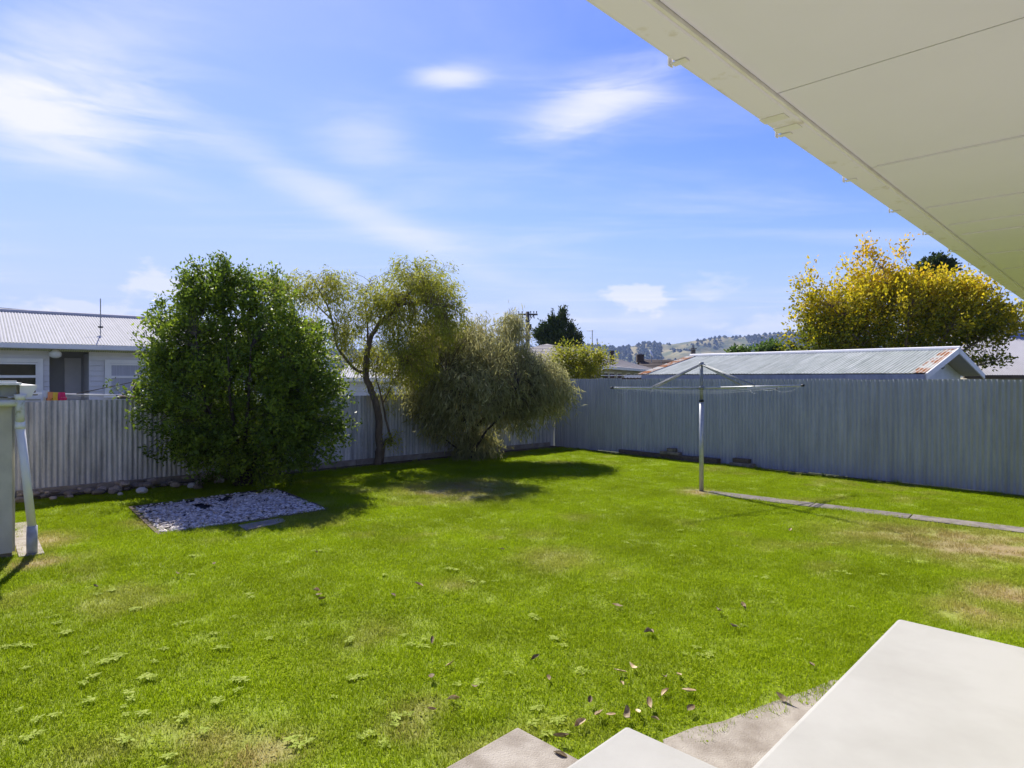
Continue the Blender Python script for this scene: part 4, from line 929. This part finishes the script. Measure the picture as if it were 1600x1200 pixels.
_, c_ = plant('drooping_bush', qb, 'grey-green feathery bush drooping over the lawn near the fence corner', 'bush', lim,
  [(Q(700, 560), (1.05, .95, .75), 210), (Q(760, 550), (1.0, 1.0, .75), 210), (Q(830, 590, -.2), (.75, .85, .62), 190), (Q(665, 600, -.1), (.62, .8, .68), 150), (Q(740, 610, -.6), (1.2, .7, .62), 210), (Q(862, 610, -.2), (.42, .6, .48), 90), (Q(805, 505, .2), (.28, .4, .3), 36), (Q(700, 650, -.2), (.6, .6, .45), 80),
   (Q(740, 690, 0), (.55, .5, .3), 70), (Q(690, 520), (.6, .6, .3), 60), (Q(800, 640, -.3), (.7, .5, .3), 70)], lf, 'bark_dark', seed=6); nleaf += c_
# 4 golden-green shrub behind the fence corner
GY = 20
gb = Vector((at(905, 0, GY).x, GY, 0)); G = lambda px, py, dy=0: at(px, py, GY+dy)
lim = [([gb, gb+Vector((q*.2, .1*q, 1)), G(905+q*22, 560)], .03, .008) for q in (-1, -.4, .3, 1)]
lf = dict(n=26, len=.085, wr=.4, mat=ML['golden'], spread=.08, wild=.6, fwd=.7, tip=.15, tipz=.10, shell=.4, rag=.8, tr=.006)
plant('golden_shrub', gb, 'bright yellow-green shrub behind the corner of the fences', 'shrub', lim, [(G(900, 585), (.62, .6, .62), 170), (G(925, 570), (.45, .5, .45), 90), (G(880, 560), (.35, .4, .35), 60), (G(945, 563), (.35, .3, .12), 14)], lf, seed=8)
# 5 autumn tree behind the garage
AY = 22.0
ab = Vector((at(1415, 0, AY).x, AY, 0)); A_ = lambda px, py, dy=0: at(px, py, AY+dy)
lim = [([ab, A_(1412, 610), A_(1410, 570)], .2, .15)]
for (px, py, dy) in [(1300, 480, -.5), (1340, 440, .5), (1380, 420, -.6), (1430, 425, .4), (1480, 430, -.4), (1530, 460, .4), (1565, 510, -.4), (1270, 530, .3), (1330, 520, -1), (1480, 520, -1), (1420, 480, -1.2), (1555, 565, -.3)]:
    lim.append(([A_(1412, 590), A_(1412+(px-1412)*.45, 590+(py-590)*.35, dy*.6), A_(px, py, dy)], .07, .015))
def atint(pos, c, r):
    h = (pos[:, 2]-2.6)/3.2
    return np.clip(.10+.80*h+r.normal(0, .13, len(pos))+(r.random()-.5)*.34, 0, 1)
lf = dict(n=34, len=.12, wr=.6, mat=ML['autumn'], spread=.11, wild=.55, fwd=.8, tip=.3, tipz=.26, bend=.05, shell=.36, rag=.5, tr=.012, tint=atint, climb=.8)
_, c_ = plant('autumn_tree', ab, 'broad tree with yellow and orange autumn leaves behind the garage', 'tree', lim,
  [(A_(1405, 510), (2.5, 1.9, 1.3), 420), (A_(1330, 500), (1.3, 1.4, 1.15), 170), (A_(1495, 495), (1.3, 1.4, 1.0), 180), (A_(1290, 545), (1.1, 1.1, .75), 130), (A_(1415, 458), (1.7, 1.2, .45), 140), (A_(1545, 515), (.8, 1.0, .55), 70),
   (A_(1265, 470), (.35, .4, .25), 12), (A_(1262, 500), (.4, .4, .25), 14), (A_(1335, 425), (.25, .3, .3), 5), (A_(1385, 415), (.25, .3, .3), 6), (A_(1375, 450), (1.0, .9, .4), 60), (A_(1555, 565), (.7, .6, .12), 12), (A_(1500, 455), (.8, .8, .35), 60), (A_(1590, 500), (.4, .5, .25), 16), (A_(1262, 440), (.12, .2, .3), 5), (A_(1355, 405), (.1, .2, .3), 6), (A_(1405, 395), (.12, .2, .2), 3)], lf, seed=9); nleaf += c_
# 6 dark conifer and greenery farther off
CY = 40
cb0 = Vector((at(872, 0, CY).x, CY, 0)); C_ = lambda px, py, dy=0: at(px, py, CY+dy)
lim = [([cb0, C_(872, 560), C_(875, 495)], .16, .03)]
lf = dict(n=40, len=.17, wr=.4, mat=ML['conifer'], spread=.10, wild=.4, fwd=.5, grav=.7, tip=.1, tipz=.22, shell=.45, rag=.4, tr=.01)
plant('dark_conifer', cb0, 'dark green many-topped conifer beside the power pole', 'tree', lim, [(C_(870, 545), (1.05, .8, .62), 110), (C_(864, 512), (.20, .22, .75), 44), (C_(878, 506), (.19, .22, .85), 50), (C_(851, 520), (.26, .28, .5), 34), (C_(892, 524), (.17, .22, .62), 36), (C_(903, 535), (.13, .18, .5), 24), (C_(843, 530), (.22, .25, .45), 26), (C_(870, 530), (.5, .5, .6), 60)], lf, 'bark_dark', seed=12)
lf = dict(n=30, len=.2, wr=.5, mat=ML['green'], spread=.14, wild=.7, fwd=.6, tip=.1, tipz=.08, shell=.4, tr=.01)
F_ = lambda px, py, Y: at(px, py, Y)
for (px, py, Y, rx, rz, lb, nm) in [(1204, 552, 34, .62, .45, 'small round green shrub against the hills left of the autumn tree', 'round_shrub'), (1156, 556, 36, .5, .22, 'low dark green treetop just above the garage roof ridge', 'distant_shrub'), (1462, 420, 29, .5, .3, 'dark green treetop poking above the autumn tree', 'dark_tree')]:
    c0 = F_(px, py, Y); plant(nm, Vector((c0.x, Y, 0)), lb, 'tree' if 'tree' in nm else 'shrub', [([Vector((c0.x, Y, 0)), c0-UP*.5, c0], .09, .03)], [(c0, (rx, rx, rz), 90)], dict(lf, mat=ML['conifer'] if nm == 'dark_tree' else ML['green']), 'bark_dark', seed=px)
# palm beyond
pc = at(1583, 478, 31); pt_ = thing('palm_tree', Vector((pc.x, 31, 0)), 'palm tree showing between the autumn tree and the eave', 'tree')
MB().tube([Vector((pc.x, 31, 0)), Vector((pc.x+.1, 31, 2.5)), pc], [.2, .16, .13], 10).build('trunk', 'bark', pt_, True)
for k in range(16):
    a = k*2.39; dv = Vector((math.cos(a), math.sin(a), 0)); sv = Vector((-dv.y, dv.x, 0)); mb = MB(); L0 = 1.5; up_ = .9-.1*(k % 9)
    rach = [pc+dv*L0*f+UP*(up_*f*1.2-1.5*f*f*.8) for f in (0, .2, .4, .6, .8, 1)]
    mb.tube(rach, [.025, .02, .016, .012, .008, .004], 4, False)
    for i in range(24):
        f = .15+.85*i/24; p = pc+dv*L0*f+UP*(up_*f*1.2-1.2*f*f)
        for s in (-1, 1):
            e = p+sv*s*(.42*(1-f*.6))+dv*.2-UP*.16; mb.add([p-dv*.015, p+dv*.03, e], [(0, 1, 2)])
    mb.build('frond', ML['conifer'], pt_)

# weeds and fallen leaves on the lawn
MARKS = [(gp(1096, 768), 1.9, 'near the foot of the clothesline post'), (Vector((cx, cy, 0)), 2.0, 'beside the white pebble bed'), (PC+U*.2, 1.5, 'near the corner of the raised porch'),
         (GC, .95, 'beside the weathered slab below the step'), (pb, 1.7, 'near the leaning white downpipe'), (path_a[0]+pd*3.2, 1.4, 'beside the narrow concrete path')]
def where(p, other):
    best = None
    for q, r_, t_ in MARKS:
        d_ = (Vector((p.x, p.y, 0))-Vector((q.x, q.y, 0))).length/r_
        if d_ < 1 and (best is None or d_ < best[0]): best = (d_, t_)
    return best[1] if best else other
def rosette_mesh(seed):
    r = np.random.default_rng(seed); vs = []; fs = []
    for k in range(15):
        a = r.random()*6.28; l = .035+.055*r.random(); wv = .010+.008*r.random(); up = .007+.010*r.random(); d_ = np.array([math.cos(a), math.sin(a), 0]); s_ = np.array([-d_[1], d_[0], 0]); o = len(vs); off = r.normal(0, .02, 3)*[1, 1, 0]
        vs += [tuple(off+[0, 0, .008]), tuple(off+d_*l*.5+s_*wv+[0, 0, up]), tuple(off+d_*l+[0, 0, up*.75]), tuple(off+d_*l*.5-s_*wv+[0, 0, up])]; fs.append((o, o+1, o+2, o+3))
    me = bpy.data.meshes.new('weed_rosette'); me.from_pydata(vs, [], fs); a = me.attributes.new('tint', 'FLOAT', 'POINT'); a.data.foreach_set('value', np.repeat(np.random.default_rng(seed).random(15), 4).astype(np.float32)); me.materials.append(wm); return me
wm = leaf_mat('weed_leaf', [(0, (.32, .41, .05)), (1, (.50, .56, .14))], trans=.4, rough=.7, spec=.05)
ros = [rosette_mesh(i) for i in range(5)]
wp = [(640, 1120), (345, 1015), (380, 1065), (225, 1060), (225, 1118), (86, 1120), (285, 1125), (320, 1143), (265, 1185), (205, 1095), (90, 975), (105, 990), (30, 1010), (205, 955), (365, 967), (285, 977), (390, 930), (150, 1016), (255, 1016), (180, 1032), (38, 1047), (520, 1092), (580, 1150), (480, 1162), (630, 995), (660, 1013), (635, 936), (490, 862), (330, 993), (545, 1004),
      (195, 1160), (30, 1112), (830, 1135), (870, 1130), (850, 1150), (905, 1050), (938, 935), (840, 970), (1195, 935), (1195, 905), (1225, 935), (925, 925), (960, 912), (1235, 1005), (1090, 1025), (1110, 1022), (790, 1055), (745, 1070), (775, 910), (755, 912), (1050, 870), (1220, 855), (1240, 850), (1300, 850), (1320, 895), (1085, 855), (1060, 830), (1150, 855), (700, 890), (600, 900), (450, 880), (300, 900), (150, 930), (1380, 900), (1440, 880), (1330, 950), (1160, 980), (1020, 960), (880, 1010), (420, 1000), (130, 1070), (60, 1150), (340, 1100), (560, 1060), (700, 1010), (300, 870), (180, 890), (980, 850), (760, 860)]
k = 0
for (px, py) in wp:
    g = gp(px, py)
    for j in range(1+int(rng.random()*2.6)):
        p = g+Vector((rng.normal(0, .06), rng.normal(0, .08), 0))*(j > 0); s = rng.uniform(.35, .7)
        o = inst('weed_rosette', ros[k % 5], Matrix.Translation(p+UP*.012) @ Matrix.Rotation(rng.random()*6.28, 4, 'Z')); o.scale = (s, s, s); k += 1
        tag(o, ('larger' if s > .55 else 'small')+' pale weed rosette '+where(p, 'out in the open lawn'), 'weed', 'weed rosettes in the lawn')
def dead_mesh(seed):
    r = np.random.default_rng(seed); vs = []; fs = []; n, m_ = 7, 4; cu = r.uniform(.6, 1.6); tw = r.normal(0, .5)
    for i in range(n+1):
        f = i/n; wv = .021*math.sin(math.pi*min(.98, f*.93+.05))**.8
        for j in range(m_+1):
            q = (j/m_-.5)*2; an = q*cu
            vs.append(((f-.5)*.085, wv*math.sin(an+tw*f)/max(cu, .6)*1.1, .012+wv*(1-math.cos(an))*1.1+.02*(f-.5)**2*4*abs(tw)+r.normal(0, .0012)))
    for i in range(n):
        for j in range(m_): a = i*(m_+1)+j; fs.append((a, a+1, a+m_+2, a+m_+1))
    me = bpy.data.meshes.new('fallen_leaf'); me.from_pydata(vs, [], fs); me.polygons.foreach_set('use_smooth', [True]*len(fs)); me.materials.append(MT['leaf_dead']); return me
dm = [dead_mesh(i) for i in range(6)]
lc = [(600+x/3.2, 980+y/3.2) for x, y in [(240, 72), (335, 197), (238, 260), (460, 305), (345, 375), (238, 425), (757, 160), (825, 265), (1178, 235), (1258, 215), (1190, 292), (1025, 383), (980, 495), (1135, 450), (1270, 435), (1230, 455), (1355, 470), (1340, 400), (1410, 340), (1525, 335), (1475, 250), (1395, 255), (1325, 35), (885, 570), (880, 655), (1080, 450), (1530, 420)]]
lc += [(700+x/1.778, 900+y/1.778) for x, y in [(750, 103), (820, 88), (793, 148), (558, 160), (1010, 253), (470, 88), (940, 345)]]
lc += [(x/2.286, 860+y/2.286) for x, y in [(1130, 150), (1150, 183), (1405, 165), (1495, 130), (765, 52), (640, 88), (1130, 10), (340, 135)]]
lc += [(785, 860), (1235, 830), (498, 932), (1160, 950)]
for i, (px, py) in enumerate(lc):
    g = gp(px, py, .02); o = inst('fallen_leaf', dm[i % 6], Matrix.Translation(g+UP*.006) @ Matrix.Rotation(rng.random()*6.28, 4, 'Z') @ Matrix.Rotation(rng.normal(0, .2), 4, 'X') @ Matrix.Rotation(rng.normal(0, .18), 4, 'Y')); s = rng.uniform(.55, 1.1); o.scale = (s, s, s)
    tag(o, 'curled dry brown leaf '+where(g, 'lying out in the open lawn'), 'leaf', 'fallen leaves on the lawn')

# ------------------------------------------------------------------ power pole
pp = at(824.5, 487, 46); po_ = thing('power_pole', Vector((pp.x, 46, 0)), 'wooden power pole with crossarm and insulators behind the drooping bush', 'pole')
MB().tube([Vector((pp.x, 46, 0)), pp], [.19, .14], 10).build('post', 'pole', po_, True)
cdir = Vector((.97, .2, .02)).normalized(); ca_ = pp-UP*.2
MB().box(ca_, (1.45, .11, .12), cdir, Vector((-cdir.y, cdir.x, 0)).normalized(), UP).build('crossarm', 'pole', po_)
for q in (-.66, -.4, .22, .45, .66):
    c_ = ca_+cdir*q; MB().tube([c_, c_+UP*.12, c_+UP*.15, c_+UP*.24], [.02, .02, .05, .035], 6).build('insulator', 'black', po_)
    if q in (-.4, .22, .45): MB().tube([c_-UP*.02, c_-UP*.18, c_-UP*.3+cdir*.05], [.04, .05, .02], 6).build('fuse', 'black', po_)
MB().tube([ca_-cdir*.45, pp-UP*.85], .02, 5).tube([ca_+cdir*.45, pp-UP*.85], .02, 5).build('brace', 'pole', po_)
MB().tube([pp-UP*.9+Vector((.2, -.05, 0)), pp-UP*1.3+Vector((.2, -.05, 0))], .08, 8).build('junction_box', 'black', po_)

# ------------------------------------------------------------------ hills
sky_pts = [(-900, 556), (-300, 552), (300, 548), (600, 546), (820, 541), (900, 539), (932, 540), (970, 543), (992, 540), (1002, 536), (1025, 535), (1032, 538), (1055, 537), (1085, 532), (1125, 526), (1170, 526), (1195, 522), (1232, 520), (1300, 519), (1420, 520), (1550, 517), (1650, 512), (1900, 520), (2400, 535)]
sx_ = np.array([p[0] for p in sky_pts], float); sy_ = np.array([590-p[1] for p in sky_pts], float)
HD0, HD1 = 900., 1500.
nu, nv = 420, 60
vs = np.zeros((nv, nu, 3)); pxs = np.linspace(-900, 2400, nu)
crest = np.interp(pxs, sx_, sy_)
for j in range(nv):
    f = j/(nv-1); Y = HD0+(HD1-HD0)*f*1.25; X = (pxs-800)/1000*Y
    rid = vnoise(X, np.full(nu, Y), 150, 21)*.6+vnoise(X, np.full(nu, Y), 60, 22)*.3+vnoise(X, np.full(nu, Y), 24, 23)*.12
    g = min(1, f/.8)
    hcr = crest/1000*HD1
    prof_ = (g**1.15) if f <= .8 else 1-(f-.8)*1.2
    spur = 1-.8*np.abs(rid-.5)*2*math.sin(math.pi*g)**.8 if f <= .8 else 1
    vs[j, :, 0] = X; vs[j, :, 1] = Y; vs[j, :, 2] = -2+(hcr+CAMH+2)*prof_*spur
fs = [(j*nu+i, j*nu+i+1, (j+1)*nu+i+1, (j+1)*nu+i) for j in range(nv-1) for i in range(nu-1)]
me = bpy.data.meshes.new('hills'); me.from_pydata(vs.reshape(-1, 3).tolist(), [], fs); me.polygons.foreach_set('use_smooth', [True]*len(fs))
hm = mat('hill_grass', (.26, .215, .09), .95, .2, .02, 0, 1, c2=(.075, .09, .03), lo=.4, hi=.6)
me.materials.append(hm); ho = bpy.data.objects.new('hills', me); col.objects.link(ho); tag(ho, kind='structure')
# pine blocks and scrub on the hills: a far wood, one mass
fv = []; ff = []; zcell = {}; r_ = np.random.default_rng(4)
for _ in range(90000):
    j = r_.integers(3, nv-12); i = r_.integers(0, nu); p = vs[j, i]; px_ = 800+p[0]/p[1]*1000
    dens_ = 0
    if px_ > 1165: dens_ = 2
    elif px_ > 1125 and j < 30: dens_ = .3
    if 998 < px_ < 1030 and j > 24: dens_ = 2
    if px_ < 985: dens_ = 2
    if dens_ == 0: dens_ = .3 if vnoise(np.array([p[0]]), np.array([p[1]]), 45, 31)[0] > .62 else .004
    if px_ < 780 or px_ > 1750: dens_ *= .25
    cl = vnoise(np.array([p[0]]), np.array([p[1]]), 70, 30)[0]
    if r_.random() > dens_*(.35+cl): continue
    h_ = r_.uniform(4, 8); rr_ = h_*.62; x, y, z = p[0]+r_.normal(0, 3), p[1]+r_.normal(0, 5), p[2]-1.5
    o_ = len(fv); a0_ = r_.random()*6
    for q in range(5): fv.append((x+rr_*math.cos(a0_+q*1.257), y+rr_*math.sin(a0_+q*1.257), z+h_*.25))
    fv.append((x, y, z+h_)); ff += [(o_+q, o_+(q+1) % 5, o_+5) for q in range(5)]
me = bpy.data.meshes.new('hill_forest'); me.from_pydata(fv, [], ff); me.materials.append(mat('pine_forest', (.016, .026, .012), .9, .2, .05)); fo = bpy.data.objects.new('hill_forest', me); col.objects.link(fo)
tag(fo, 'dark pine forest blocks on the distant hills', 'forest', kind='stuff')
# ------------------------------------------------------------------ air
hb = MB().box((0, 0, 78), (6400, 6400, 164)).build('haze', None); hb['kind'] = 'stuff'; tag(hb, 'thin pale haze over the distant hills', 'haze')
m = bpy.data.materials.new('haze'); m.use_nodes = True; nt = m.node_tree; nt.nodes.clear(); out = nt.nodes.new('ShaderNodeOutputMaterial'); pv = nt.nodes.new('ShaderNodeVolumePrincipled')
pv.inputs['Color'].default_value = (.45, .62, 1, 1); pv.inputs['Density'].default_value = .00020; nt.links.new(pv.outputs[0], out.inputs['Volume']); hb.data.materials.append(m)
print('leaves', nleaf)
